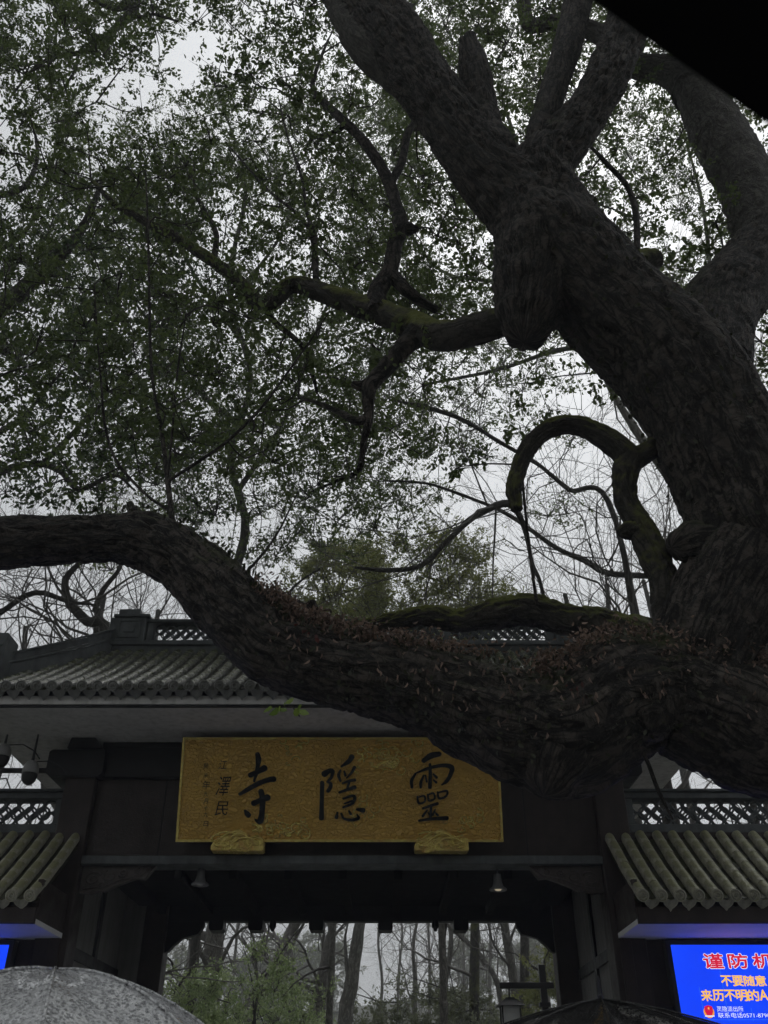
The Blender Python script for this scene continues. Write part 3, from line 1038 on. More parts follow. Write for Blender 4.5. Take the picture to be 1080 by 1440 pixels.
# ------------------------------------------------------------------ plaque
plq = empty('name_plaque', (GXC, 11.8, 4.47), 'large gold plaque with three black brush characters over the gateway', 'plaque')
PA = [at(247, 1184, 11.80), at(708, 1184, 11.80)]
PB = [at(252, 1037, 11.52), at(706, 1037, 11.52)]
PW = 4.16
ex = Vector((1, 0, 0))
cb = (PA[0] + PA[1]) / 2
ct = (PB[0] + PB[1]) / 2
ey = (ct - cb); PH = ey.length; ey.normalize()
en = ex.cross(ey)                       # towards the viewer
PW = PA[1].x - PA[0].x


def pl(px, py, d=0.0):
    """point on the plaque's face under a photograph pixel"""
    u = (px - 540.0) / F; v = (720.0 - py) / F
    dr = Vector((u, CT - v * ST, ST + v * CT))
    o = Vector((0, 0, CAMZ))
    k = (cb - o).dot(en) / dr.dot(en)
    return o + dr * k + en * d


gm = bpy.data.materials.new('gold_leaf'); gm.use_nodes = True
n, l = gm.node_tree.nodes, gm.node_tree.links
b = n['Principled BSDF']
tc = n.new('ShaderNodeTexCoord')
nz = n.new('ShaderNodeTexNoise'); nz.inputs['Scale'].default_value = 3; nz.inputs['Detail'].default_value = 8
l.new(tc.outputs['Object'], nz.inputs['Vector'])
cr = n.new('ShaderNodeMix'); cr.data_type = 'RGBA'
cr.inputs[6].default_value = (0.62, 0.37, 0.085, 1); cr.inputs[7].default_value = (0.98, 0.62, 0.155, 1)
l.new(nz.outputs[0], cr.inputs[0]); l.new(cr.outputs[2], b.inputs['Base Color'])
b.inputs['Metallic'].default_value = 0.3; b.inputs['Roughness'].default_value = 0.3
mp = n.new('ShaderNodeMapping'); mp.inputs['Scale'].default_value = (1.0, 1.0, 1.5)
l.new(tc.outputs['Object'], mp.inputs[0])
dn = n.new('ShaderNodeMix'); dn.data_type = 'RGBA'; dn.blend_type = 'LINEAR_LIGHT'; dn.inputs[0].default_value = 0.10
n2 = n.new('ShaderNodeTexNoise'); n2.inputs['Scale'].default_value = 6; n2.inputs['Detail'].default_value = 3
l.new(tc.outputs['Object'], n2.inputs['Vector']); l.new(mp.outputs[0], dn.inputs[6]); l.new(n2.outputs['Color'], dn.inputs[7])
vo = n.new('ShaderNodeTexVoronoi'); vo.feature = 'DISTANCE_TO_EDGE'; vo.inputs['Scale'].default_value = 17
l.new(dn.outputs[2], vo.inputs['Vector'])
mr = n.new('ShaderNodeMapRange'); mr.inputs[2].default_value = 0.12
l.new(vo.outputs['Distance'], mr.inputs[0])
bp = n.new('ShaderNodeBump'); bp.inputs['Strength'].default_value = 0.8; bp.inputs['Distance'].default_value = 0.03
l.new(mr.outputs[0], bp.inputs['Height']); l.new(bp.outputs[0], b.inputs['Normal'])
mat('gold_carving', (0.97, 0.66, 0.19), 0.22, metal=0.3, var=0.5, vscale=12, bump=0.5, bscale=50, tint2=(0.45, 0.25, 0.06))

corner = cb - ex * PW / 2
pts4 = [corner, corner + ex * PW, corner + ex * PW + ey * PH, corner + ey * PH]
MB().prism([p - en * 0.002 for p in pts4], -en * 0.09).build('board', gm, plq, bevel=0.006)
fm = MB()
for (a0, a1, b0, b1) in ((0, PW, 0, 0.03), (0, PW, PH - 0.03, PH), (0, 0.03, 0.03, PH - 0.03), (PW - 0.03, PW, 0.03, PH - 0.03)):
    fm.prism([corner + ex * a0 + ey * b0, corner + ex * a1 + ey * b0, corner + ex * a1 + ey * b1, corner + ex * a0 + ey * b1], en * 0.018)
fm.build('edge_moulding', MATS['gold_carving'], plq)


def ribbon(mb, stroke, px, thick=0.014, rough_end=True):
    """one brush stroke: (x, y, width) in photograph pixels, raised from the board"""
    P = np.array([(x, y, 0) for x, y, _ in stroke], float)
    wd = np.array([q[2] for q in stroke], float)
    C, W_ = spline(P, wd, 1.2)
    T = np.gradient(C, axis=0); T /= np.linalg.norm(T, axis=1)[:, None] + 1e-9
    N = np.stack([-T[:, 1], T[:, 0]], 1)
    left = [C[i, :2] + N[i] * W_[i] / 2 for i in range(len(C))]
    right = [C[i, :2] - N[i] * W_[i] / 2 for i in range(len(C))]
    def cap(c, t, w_, nrm):
        out = []
        for a in np.linspace(-math.pi / 2, math.pi / 2, 7)[1:-1]:
            out.append(c + t * math.cos(a) * w_ / 2 * 0.8 + nrm * math.sin(-a) * w_ / 2)
        return out
    # strip of quads, then round ends
    vs, fs = [], []
    for A, B in zip(left, right):
        vs += [pl(*A, thick), pl(*B, thick)]
    m = len(left)
    fs += [(2 * i, 2 * i + 1, 2 * i + 3, 2 * i + 2) for i in range(m - 1)]
    e1 = cap(C[-1, :2], T[-1, :2], W_[-1], N[-1]); k = len(vs)
    vs += [pl(*q, thick) for q in e1]
    fs.append((2 * m - 2, *range(k, k + len(e1)), 2 * m - 1))
    e0 = cap(C[0, :2], -T[0, :2], W_[0], -N[0]); k0 = len(vs)
    vs += [pl(*q, thick) for q in e0]
    fs.append((1, *range(k0, k0 + len(e0)), 0))
    # side walls down to the board
    loop = [2 * i for i in range(m)] + list(range(k, k + len(e1))) + [2 * i + 1 for i in range(m - 1, -1, -1)] + list(range(k0, k0 + len(e0)))
    kb = len(vs)
    vs += [Vector(vs[i]) - en * (thick + 0.001) for i in loop]
    q = len(loop)
    fs += [(loop[i], loop[(i + 1) % q], kb + (i + 1) % q, kb + i) for i in range(q)]
    mb.add(vs, fs)


def glyph(name, strokes, ox, oy, sc_, label=None):
    mb = MB()
    for j, st in enumerate(strokes):
        ribbon(mb, [(ox + x / sc_, oy + y / sc_, w_ / sc_) for x, y, w_ in st], 1, thick=0.014 + 0.0007 * j)
    return tag(mb.build(name, MATS['ink'], plq), label)


glyph('character', [
    [(550, 182, 30), (556, 215, 36), (552, 255, 26), (543, 300, 24), (528, 355, 14)],
    [(503, 316, 32), (550, 295, 30), (596, 270, 40)],
    [(437, 437, 20), (490, 405, 28), (560, 366, 30), (620, 345, 32), (655, 340, 36)],
    [(524, 494, 36), (575, 472, 30), (616, 456, 40)],
    [(572, 416, 34), (582, 470, 36), (577, 560, 34), (566, 606, 40), (546, 604, 22), (536, 596, 10)],
    [(472, 540, 16), (482, 556, 32), (494, 570, 34)]], 240, 1020, 4.5, 'black brush character meaning temple')
glyph('character', [
    [(86, 300, 22), (84, 400, 22), (82, 488, 26)],
    [(96, 256, 32), (122, 240, 24), (140, 240, 22), (134, 272, 16), (112, 296, 10)],
    [(112, 296, 10), (130, 306, 18), (128, 326, 20), (116, 345, 20)],
    [(242, 164, 28), (224, 190, 24), (186, 216, 10)],
    [(182, 236, 10), (172, 262, 16), (182, 292, 12)],
    [(202, 242, 10), (208, 264, 14)],
    [(256, 220, 18), (240, 248, 14), (214, 276, 8)],
    [(192, 304, 10), (226, 292, 14), (258, 286, 16)],
    [(228, 298, 12), (216, 334, 12)],
    [(176, 352, 12), (215, 338, 14), (258, 324, 20)],
    [(196, 384, 12), (240, 370, 14), (256, 376, 18), (246, 408, 14), (196, 430, 12)],
    [(202, 410, 8), (244, 396, 12)],
    [(166, 458, 12), (160, 484, 18)],
    [(186, 462, 12), (200, 488, 12), (240, 496, 16), (276, 486, 18), (268, 466, 8)],
    [(226, 448, 10), (236, 466, 14)],
    [(268, 440, 14), (302, 446, 26)]], 430, 1020, 3.724, 'black brush character meaning hidden')
glyph('character', [
    [(616, 186, 24), (655, 160, 32), (700, 150, 26)],
    [(574, 254, 12), (554, 290, 18), (556, 326, 14)],
    [(578, 250, 8), (640, 226, 16), (716, 210, 18), (764, 222, 26), (756, 262, 22), (738, 292, 20), (712, 312, 8)],
    [(650, 204, 14), (652, 260, 18), (650, 326, 20)],
    [(618, 262, 10), (602, 300, 16), (602, 326, 12)],
    [(626, 262, 8), (634, 296, 10)],
    [(668, 256, 10), (686, 274, 14)],
    [(668, 286, 8), (684, 300, 12)],
    [(584, 374, 10), (592, 408, 12), (622, 400, 10), (620, 370, 10), (586, 378, 8)],
    [(638, 362, 10), (646, 394, 12), (674, 384, 10), (668, 356, 10), (640, 364, 8)],
    [(690, 350, 10), (698, 382, 12), (734, 372, 12), (738, 344, 12), (692, 352, 8)],
    [(612, 436, 12), (650, 422, 14), (690, 410, 16)],
    [(656, 424, 12), (652, 490, 14)],
    [(636, 444, 8), (612, 476, 14)],
    [(640, 456, 6), (648, 470, 8)],
    [(678, 440, 8), (664, 470, 12)],
    [(672, 452, 6), (692, 472, 12)],
    [(592, 500, 12), (660, 490, 16), (740, 486, 22)]], 430, 1020, 3.724, 'black brush character meaning spirit')


def text_mesh(body):
    cu = bpy.data.curves.new('lettering', 'FONT')
    cu.body = body; cu.resolution_u = 2; cu.fill_mode = 'FRONT'
    o = bpy.data.objects.new('lettering', cu)
    COL.objects.link(o)
    dg = bpy.context.evaluated_depsgraph_get()
    me = bpy.data.meshes.new_from_object(o.evaluated_get(dg))
    bpy.data.objects.remove(o)
    return me


def put_text(name, body, parent, m, org, eu, ev, x0, y0, hgt, wid=None, bold=0.0, shear=0.0, lift=Vector((0, 0, 0))):
    """flat lettering: lower left corner org + eu*x0 + ev*y0, glyph box height hgt; bold thickens the strokes by that share of the height"""
    me = text_mesh(body)
    co = np.empty(len(me.vertices) * 3); me.vertices.foreach_get('co', co); co = co.reshape(-1, 3)
    fs = [tuple(p.vertices) for p in me.polygons]
    mn, mx = co.min(0), co.max(0)
    sy = hgt / (mx[1] - mn[1])
    sx = sy if wid is None else wid / (mx[0] - mn[0])
    out = eu.cross(ev)
    mb = MB()
    dirs = [(0, 0)] + ([(math.cos(k * math.pi / 4), math.sin(k * math.pi / 4)) for k in range(8)] if bold else [])
    for i, (dx, dy) in enumerate(dirs):
        vs = []
        for c in co:
            y = (c[1] - mn[1]) * sy
            x = (c[0] - mn[0]) * sx + shear * y
            vs.append(org + eu * (x0 + x + dx * bold * hgt) + ev * (y0 + y + dy * bold * hgt) + lift + out * (0.00025 * i))
        mb.add(vs, fs)
    return mb.build(name, m, parent)


def plq_text(body, px, py0, py1, m=None, bold=0.0, shear=0.12, wf=1.0):
    a = pl(px, py1, 0.004); t = pl(px, py0, 0.004)
    h = (t - a).length
    put_text('small_character', body, plq, MATS['ink'], a, ex, ey, -h * 0.5 * wf, 0, h, h * wf, bold, shear)


for ch, y0, y1, xx in (('江', 1069, 1082, 312), ('澤', 1092, 1119, 311), ('民', 1127, 1147, 310)):
    plq_text(ch, xx, y0, y1, bold=0.0, shear=0.2, wf=0.68 if ch == '澤' else 0.9)
for ch, y0, y1 in (('癸', 1073, 1081), ('未', 1087, 1094), ('年', 1098, 1110), ('九', 1113, 1120), ('月', 1123, 1130), ('十', 1133, 1140), ('九', 1142, 1149), ('日', 1155, 1162)):
    plq_text(ch, 289, y0, y1, wf=0.9)

# swirl relief in paler gold, massed to put the sky's glint into colour
rel = MB()
rr_ = random.Random(3)
def swirl(cx, cy, r0, turns, a0, wdt):
    q = []
    for t in np.linspace(0, 1, int(10 + 12 * turns)):
        an = a0 + t * turns * 2 * math.pi
        r1 = r0 * (1 - 0.85 * t)
        q.append(pl(cx + r1 * math.cos(an) * 1.25, cy + r1 * math.sin(an), 0.001))
    rel.tube(q, [wdt * (1 - 0.6 * k / len(q)) for k in range(len(q))], 5)
for (cx, cy, sx, sy, n_) in ((545, 1068, 34, 18, 46), (395, 1165, 40, 12, 34), (420, 1060, 22, 14, 10), (660, 1160, 26, 12, 12), (510, 1140, 24, 18, 10)):
    for k in range(n_):
        x, y = rr_.gauss(cx, sx * 0.6), rr_.gauss(cy, sy * 0.6)
        y = min(1178, max(1043, y))
        swirl(x, y, rr_.uniform(3, 8), rr_.uniform(0.5, 1.2), rr_.uniform(0, 6), rr_.uniform(0.009, 0.017))
tag(rel.build('glint_relief', MATS['gold_carving'], plq, smooth=True), kind='stuff')

# the two carved rests under the plaque
for px0, px1, nm in ((297, 373, 'below the temple character'), (583, 658, 'at the end near the lower tree bulge')):
    a, b = at(px0, 1206, 11.80), at(px1, 1180, 11.80)
    q = empty('plaque_rest', ((a.x + b.x) / 2, 11.9, 4.30), 'gold carved dragon rest holding the plaque ' + nm, 'bracket', 'gold rests under the plaque')
    z0, z1 = 4.287, 4.53
    wd = b.x - a.x
    xc = (a.x + b.x) / 2
    outl = [(-0.5, 0.02), (0.47, 0.0), (0.5, 0.08), (0.49, 0.62), (0.36, 0.74), (0.22, 0.70), (0.14, 0.92), (0.0, 1.12), (-0.10, 1.0), (-0.2, 0.86), (-0.34, 0.66), (-0.46, 0.48), (-0.51, 0.25)]
    MB().prism([(xc + u * wd, 11.70, z0 + v * (z1 - z0)) for u, v in outl], (0, 0.2, 0)).build('rest_block', MATS['gold_carving'], q, bevel=0.02)
    cv = MB()
    for k in range(30):
        u, v = rr_.uniform(-0.42, 0.42), rr_.uniform(0.12, 0.6)
        qq = []
        a0, r0 = rr_.uniform(0, 6), rr_.uniform(0.02, 0.06)
        for t in np.linspace(0, 1, 12):
            an = a0 + t * 6.5; r1 = r0 * (1 - 0.8 * t)
            qq.append((xc + u * wd + r1 * math.cos(an) * 1.5, 11.695, z0 + v * (z1 - z0) + r1 * math.sin(an)))
        cv.tube(qq, [0.014 - 0.0008 * i for i in range(12)], 5)
    for k in range(4):
        qq = [(xc + wd * u, 11.68 - 0.02 * math.sin(u * 9 + k), z0 + (z1 - z0) * (0.55 + 0.12 * k + 0.18 * math.sin(u * 7 + k * 1.3) - abs(u) * 0.6)) for u in np.linspace(-0.42, 0.4, 16)]
        cv.tube(qq, 0.013, 6)
    cv.build('dragon_carving', MATS['gold_carving'], q, smooth=True)

# ------------------------------------------------------------------ lamps under the front beam
emit_mat('dim_bulb', (1.0, 0.85, 0.6), 0.35)
mat('old_bulb', (0.5, 0.5, 0.48), 0.2)
for px, py, lit, nm in ((282, 1236, 0, 'bell lamp with unlit bulb hanging under the beam below the plaque signature'), (700, 1243, 1, 'bell lamp with faintly lit bulb hanging under the beam near the carved bracket')):
    p = at(px, py, 12.2)
    lm = empty('bell_lamp', (p.x, p.y, p.z - 0.12), nm, 'lamp', 'bell lamps under the gate beam')
    MB().lathe([(0.028, 0.12), (0.045, 0.115), (0.055, 0.02), (0.07, -0.03), (0.105, -0.055), (0.112, -0.075), (0.105, -0.08), (0.06, -0.06), (0.03, -0.02)], p, 20).build('lamp_shade', MATS['grey_metal'], lm, smooth=True)
    MB().lathe([(0.01, 4.178 - p.z), (0.014, 4.12 - p.z), (0.014, 0.1)], p, 8).build('stem', MATS['black_metal'], lm)
    MB().lathe([(0.01, -0.02), (0.035, -0.04), (0.045, -0.062), (0.035, -0.078), (0.008, -0.085)], p, 14).build('bulb', MATS['dim_bulb'] if lit else MATS['old_bulb'], lm, smooth=True)

# ------------------------------------------------------------------ notice screens
emit_mat('led_blue', (0.012, 0.075, 0.62), 2.3)
emit_mat('led_lightblue', (0.03, 0.14, 0.75), 1.25)
emit_mat('led_red', (0.62, 0.012, 0.05), 1.25)
emit_mat('led_white', (0.75, 0.8, 0.95), 1.25)
emit_mat('led_yellow', (0.95, 0.52, 0.10), 1.25)
emit_mat('led_gold', (0.85, 0.35, 0.05), 1.2)
lm_ = MATS['led_blue']
n, l = lm_.node_tree.nodes, lm_.node_tree.links
e = n['Emission']
tc = n.new('ShaderNodeTexCoord'); wv = n.new('ShaderNodeTexNoise'); wv.inputs['Scale'].default_value = 1.3
wv.inputs['Detail'].default_value = 3
l.new(tc.outputs['Object'], wv.inputs['Vector'])
mx = n.new('ShaderNodeMix'); mx.data_type = 'RGBA'; mx.inputs[6].default_value = (0.003, 0.020, 0.40, 1); mx.inputs[7].default_value = (0.006, 0.042, 0.62, 1)
l.new(wv.outputs[0], mx.inputs[0]); l.new(mx.outputs[2], e.inputs[0])
SY = 11.90
for s in (-1, 1):
    xin = GXC + s * 3.97
    xo = GXC + s * 6.6
    x0, x1 = min(xin, xo), max(xin, xo)
    scn = empty('led_screen', ((x0 + x1) / 2, 11.95, 1.3), ('blue screen with red and yellow Chinese police notice' if s > 0 else 'blue screen mostly cut off beside the wet grey umbrella'), 'screen', 'blue screens under the side roofs')
    bx('screen_case', MATS['black_metal'], scn, x0 - 0.06, x1 + 0.06, SY + 0.012, 12.055, 1.24, 3.31, 0.01)
    bx('screen_face', MATS['led_blue'], scn, x0, x1, SY, SY + 0.011, 1.3, 3.25, 0)
    if s > 0:
        def row(name, body, m, pxa, pxb, pya, pyb, bold, lift=0.004):
            a = at(pxa, pyb, SY - lift); c = at(pxb, pya, SY - lift)
            return put_text(name, body, scn, m, Vector((a.x, a.y, a.z)), Vector((1, 0, 0)), Vector((0, 0, 1)), 0, 0, c.z - a.z, c.x - a.x, bold)
        for k, ch in enumerate('谨防机'):
            row('title_outline', ch, MATS['led_white'], 991.3 + 34.7 * k, 1014.7 + 34.7 * k, 1341.4, 1361.2, 0.075, 0.004)
            row('title_character', ch, MATS['led_red'], 991.3 + 34.7 * k, 1014.7 + 34.7 * k, 1341.4, 1361.2, 0.032, 0.010)
        for k, ch in enumerate('不要随意'):
            row('notice_character', ch, MATS['led_yellow'], 1015.5 + 16 * k, 1027.5 + 16 * k, 1372, 1386.5, 0.03)
        for k, ch in enumerate('来历不明的A'):
            row('notice_character', ch, MATS['led_yellow'], 987.5 + 16.4 * k, 1000 + 16.4 * k - (4 if ch == 'A' else 0), 1392, 1407.5 - (1 if ch == 'A' else 0), 0.03)
        row('station_name', '灵隐派出所', MATS['led_white'], 1008.5, 1044.5, 1415, 1422.5, 0.0)
        row('phone_line', '联系电话0571-8790', MATS['led_white'], 1010.5, 1082, 1424, 1431.5, 0.0)
        # round badge: gold wreath, red shield, gold star
        c = at(997, 1422.5, SY - 0.004)
        def disc(name, m, r0, r1, lift, n_=20, dx=0, dz=0):
            vs = [(c.x + dx + r0 * math.cos(2 * math.pi * i / n_), SY - lift, c.z + dz + r1 * math.sin(2 * math.pi * i / n_)) for i in range(n_)]
            MB().add(vs, [tuple(range(n_))]).build(name, m, scn)
        disc('badge_wreath', MATS['led_gold'], 0.062, 0.062, 0.004, dz=-0.005)
        sh = [(-0.045, 0.05), (0, 0.066), (0.045, 0.05), (0.048, 0.0), (0.03, -0.035), (0, -0.05), (-0.03, -0.035), (-0.048, 0.0)]
        MB().add([(c.x + x, SY - 0.007, c.z + z) for x, z in sh], [tuple(range(7, -1, -1))]).build('badge_shield', MATS['led_red'], scn)
        st = []
        for i in range(10):
            r0 = 0.016 if i % 2 == 0 else 0.006
            a = math.pi / 2 + i * math.pi / 5
            st.append((c.x + r0 * math.cos(a), SY - 0.009, c.z + 0.032 + r0 * math.sin(a)))
        MB().add(st, [tuple(range(10))]).build('badge_star', MATS['led_yellow'], scn)
        bd = MB()
        bd.box(c.x - 0.055, c.x + 0.055, SY - 0.0085, SY - 0.0075, c.z - 0.052, c.z - 0.04)
        bd.build('badge_ribbon', MATS['led_white'], scn)
        ln = MB()
        za = at(1000, 1434, SY).z
        ln.box(x0 + 0.02, x1 - 0.02, SY - 0.003, SY - 0.002, za - 0.003, za + 0.003)
        for k in range(7):
            xx = x0 + 0.25 + 0.28 * k
            ln.box(xx, xx + 0.006, SY - 0.003, SY - 0.002, 2.45, 2.45 + 0.5 * (0.5 + 0.5 * math.sin(k * 2.1)) + 0.1)
        ln.build('screen_lines', MATS['led_lightblue'], scn)

# ------------------------------------------------------------------ dome cameras on a bar
for px, py, nm in ((42, 1088, 'white dome camera beside the pillar head'), (3, 1064, 'dome camera cut off by the picture edge above the lattice')):
    p = at(px, py, 11.7)
    cm = empty('dome_camera', (p.x, p.y, p.z), nm, 'camera', 'dome cameras by the gate')
    hs = MB().lathe([(0.03, 0.17), (0.06, 0.16), (0.095, 0.1), (0.105, 0.02), (0.1, 0.0)], p, 20).build('housing', MATS['white_plastic'], cm, smooth=True)
    MB().lathe([(0.1, -0.002), (0.1, -0.03), (0.085, -0.09), (0.05, -0.135), (0.008, -0.15)], p, 20).build('dome', MATS['black_metal'], cm, smooth=True)
    MB().lathe([(0.012, 5.78 - p.z), (0.02, 0.165)], p, 10).build('mount', MATS['black_metal'], cm)
    MB().tube([(p.x + 0.02, 11.74, p.z + 0.17), (p.x + 0.2, 11.8, p.z + 0.2), (p.x + 0.36, 11.84, p.z + 0.12), (p.x + 0.44, 11.86, p.z + 0.02)], 0.008, 6).build('cable', MATS['black_metal'], cm)
a = at(82, 1084, 11.86); b = at(-40, 1082, 11.86)
tag(MB().box(b.x, GXC - 3.94, 11.83, 11.87, a.z - 0.03, a.z + 0.03).build('steel_bar', MATS['black_metal']), 'thin dark steel bar running out from the pillar head behind the dome cameras', 'bar')

# ------------------------------------------------------------------ the great camphor tree
def pix(pts):
    P, r = [], []
    for q in pts:
        if len(q) == 5:
            P.append(q[1:4] if q[0] == 'w' else q[:3]); r.append(q[4])
        else:
            px, py, Y, wd = q
            P.append(tuple(at(px, py, Y))); r.append(max(0.004, wd * 0.5 * ppm(px, py, Y)))
    return np.array(P, float), np.array(r, float)


NODES = {}


def limb(tree, name, pts, m, step=0.035, depth=0.02, cell=0.13, seed=0, lump=0.08, nseg=None, label=None, wob=0.0):
    P, r = pix(pts)
    if wob:
        P[1:-1] += rng.normal(size=P[1:-1].shape) * wob
    V, Q, uv, C, rr = bark_tube(P, r, step, nseg, depth, cell, seed, lump)
    V = V - np.array(ORG[tree.name])
    o = link(name, np_mesh(name, V, Q, True, uv), tree, m)
    NODES.setdefault(tree.name, []).append(np.hstack([C, rr[:, None]]))
    return tag(o, label)


CB, MBK = MATS['camphor_bark'], MATS['mossy_bark']
cam_tree = empty('camphor_tree', (5.2, 6.6, 0), 'huge old camphor tree whose trunk and limbs arch in front of the gate', 'tree')
T = cam_tree
limb(T, 'trunk', [('w', 5.2, 6.7, -0.1, 1.35), ('w', 5.15, 6.65, 0.5, 1.08), ('w', 5.0, 6.6, 1.6, 0.92), ('w', 4.75, 6.55, 3.0, 0.88), ('w', 4.2, 6.5, 4.4, 0.80), (1150, 815, 6.45, 215), (1085, 765, 6.4, 196), (1046, 690, 6.35, 182), (995, 590, 6.3, 168), (938, 506, 6.3, 164), (866, 437, 6.3, 152), (787, 352, 6.3, 156), (735, 287, 6.32, 118), (688, 243, 6.35, 94), (641, 180, 6.4, 84), (592, 112, 6.5, 82), (530, 25, 6.6, 88), (455, -70, 6.8, 84), (380, -160, 7.1, 70), (300, -260, 7.4, 40)], CB, step=0.034, depth=0.04, cell=0.105, seed=1, nseg=150, lump=0.12)
limb(T, 'lower_limb', [('w', 4.7, 6.6, 3.2, 0.62), (1180, 1030, 6.5, 190), (1080, 1027, 6.45, 184), (1005, 1000, 6.4, 170), (935, 972, 6.4, 158), (862, 985, 6.4, 172), (795, 1026, 6.4, 182), (738, 1022, 6.42, 165), (670, 1000, 6.45, 140), (600, 972, 6.5, 118), (520, 952, 6.55, 108), (440, 932, 6.6, 104), (385, 908, 6.62, 104), (345, 872, 6.65, 100), (300, 828, 6.7, 95), (255, 787, 6.75, 88), (205, 762, 6.8, 84), (140, 757, 6.85, 70), (70, 760, 6.9, 68), (0, 764, 6.95, 72), (-80, 768, 7.0, 70), (-200, 760, 7.1, 56), (-330, 720, 7.3, 40)], CB, step=0.024, depth=0.035, cell=0.09, seed=2, nseg=130, lump=0.14, label='thick leaf-strewn lower limb crossing in front of the plaque')
limb(T, 'limb', [(965, 985, 6.4, 150), (990, 905, 6.4, 150), (1030, 830, 6.4, 150), (1075, 760, 6.4, 140)], CB, step=0.026, depth=0.04, cell=0.10, seed=3, lump=0.16, nseg=110)
limb(T, 'burl', [(1010, 770, 6.35, 90), (972, 765, 6.3, 66), (955, 768, 6.28, 44)], CB, depth=0.03, seed=4)
limb(T, 'burl', [(800, 1030, 6.35, 120), (782, 1070, 6.3, 105), (772, 1098, 6.3, 74)], CB, depth=0.035, cell=0.09, seed=5)
limb(T, 'burl', [(775, 300, 6.28, 130), (758, 350, 6.25, 124), (750, 400, 6.22, 108), (742, 440, 6.2, 86), (738, 468, 6.2, 60)], CB, depth=0.045, cell=0.11, lump=0.18, seed=6)
limb(T, 'limb', [(975, 525, 6.35, 120), (905, 445, 6.25, 96), (850, 380, 6.2, 88), (808, 322, 6.2, 88), (766, 265, 6.2, 86), (764, 230, 6.2, 80), (790, 200, 6.2, 70), (836, 142, 6.2, 58), (868, 75, 6.25, 60), (896, -10, 6.3, 62), (930, -100, 6.4, 62), (965, -200, 6.5, 40)], CB, step=0.034, depth=0.045, cell=0.10, seed=7, lump=0.12)
limb(T, 'limb', [(750, 232, 6.25, 38), (762, 180, 6.3, 38), (780, 120, 6.4, 38), (801, 55, 6.5, 40), (816, -15, 6.6, 40), (832, -110, 6.8, 36)], CB, depth=0.02, cell=0.08, seed=8)
limb(T, 'branch_stub', [(690, 230, 6.35, 80), (678, 170, 6.35, 50), (668, 105, 6.3, 44), (660, 60, 6.25, 30)], CB, depth=0.03, seed=9)
limb(T, 'limb', [(610, 130, 6.6, 70), (556, 95, 6.65, 62), (508, 50, 6.7, 58), (478, -20, 6.8, 54), (450, -100, 6.9, 44)], MATS['grey_bark'], depth=0.025, cell=0.1, seed=10)
limb(T, 'limb', [(995, 520, 6.5, 120), (1005, 450, 6.7, 112), (1045, 392, 6.9, 100), (1100, 335, 7.2, 96), (1180, 270, 7.5, 80)], CB, depth=0.03, cell=0.11, seed=11)
limb(T, 'knob', [(880, 378, 6.5, 40), (908, 368, 6.55, 40), (922, 364, 6.55, 30)], MBK, depth=0.012, seed=12)
limb(T, 'branch', [(896, 352, 6.5, 10), (894, 300, 6.6, 9), (882, 262, 6.7, 8), (855, 232, 6.8, 7), (832, 208, 6.9, 5), (800, 185, 7.0, 3)], CB, depth=0.0, seed=13)
limb(T, 'mossy_branch', [(960, 930, 6.6, 80), (900, 896, 6.8, 56), (850, 880, 7.0, 46), (790, 870, 7.1, 44), (745, 858, 7.15, 42), (700, 862, 7.2, 44), (650, 872, 7.3, 32), (600, 866, 7.4, 28), (560, 872, 7.45, 24), (510, 884, 7.5, 24), (450, 890, 7.55, 22), (410, 896, 7.6, 18)], MBK, step=0.025, depth=0.03, cell=0.08, lump=0.2, seed=14, label='mossy branch lying in front of the roof ridge')
limb(T, 'branch_stub', [(452, 888, 7.5, 17), (445, 868, 7.45, 16), (438, 848, 7.4, 15)], CB, depth=0.01, seed=15)
limb(T, 'arched_branch', [(952, 905, 6.5, 66), (945, 868, 6.5, 50), (932, 812, 6.5, 42), (909, 757, 6.5, 42), (881, 702, 6.5, 33), (880, 662, 6.5, 35), (884, 645, 6.5, 40), (862, 624, 6.5, 34), (830, 604, 6.5, 30), (792, 598, 6.5, 27), (758, 612, 6.5, 25), (735, 643, 6.5, 23), (723, 688, 6.5, 24), (726, 715, 6.5, 17)], MBK, step=0.022, depth=0.018, cell=0.06, seed=16, label='mossy branch bent over like an arch with a cut end', lump=0.22)
limb(T, 'branch', [(880, 652, 6.5, 34), (903, 640, 6.48, 30), (930, 620, 6.45, 28), (958, 590, 6.4, 34)], MBK, step=0.025, depth=0.015, cell=0.06, seed=17)
limb(T, 'burl', [(900, 745, 6.5, 34), (880, 746, 6.48, 26), (874, 748, 6.46, 14)], MBK, step=0.025, depth=0.012, seed=18)
limb(T, 'mossy_branch', [(740, 440, 6.3, 52), (703, 452, 6.35, 44), (660, 466, 6.5, 44), (618, 472, 6.65, 44), (585, 460, 6.8, 44), (545, 443, 6.95, 36), (500, 428, 7.1, 33), (455, 412, 7.2, 29), (412, 400, 7.3, 25), (388, 418, 7.35, 26), (366, 428, 7.4, 22), (336, 396, 7.5, 19), (300, 368, 7.6, 17), (250, 335, 7.8, 14), (205, 312, 7.9, 12), (160, 285, 8.1, 8), (128, 252, 8.3, 5)], MBK, step=0.024, depth=0.014, cell=0.06, seed=19, label='mossy branch forking out from the burl on the trunk')
limb(T, 'branch', [(592, 466, 6.75, 38), (570, 486, 6.8, 28), (548, 512, 6.85, 25), (522, 540, 6.9, 22), (518, 565, 6.95, 17), (518, 592, 7.0, 13), (512, 622, 7.1, 9), (507, 655, 7.2, 8), (496, 668, 7.3, 6), (470, 678, 7.5, 5), (438, 692, 7.7, 4)], CB, step=0.024, depth=0.01, cell=0.06, seed=20)
limb(T, 'branch', [(530, 536, 6.9, 20), (508, 543, 6.95, 16), (497, 540, 6.95, 11)], CB, step=0.024, depth=0.008, seed=21)
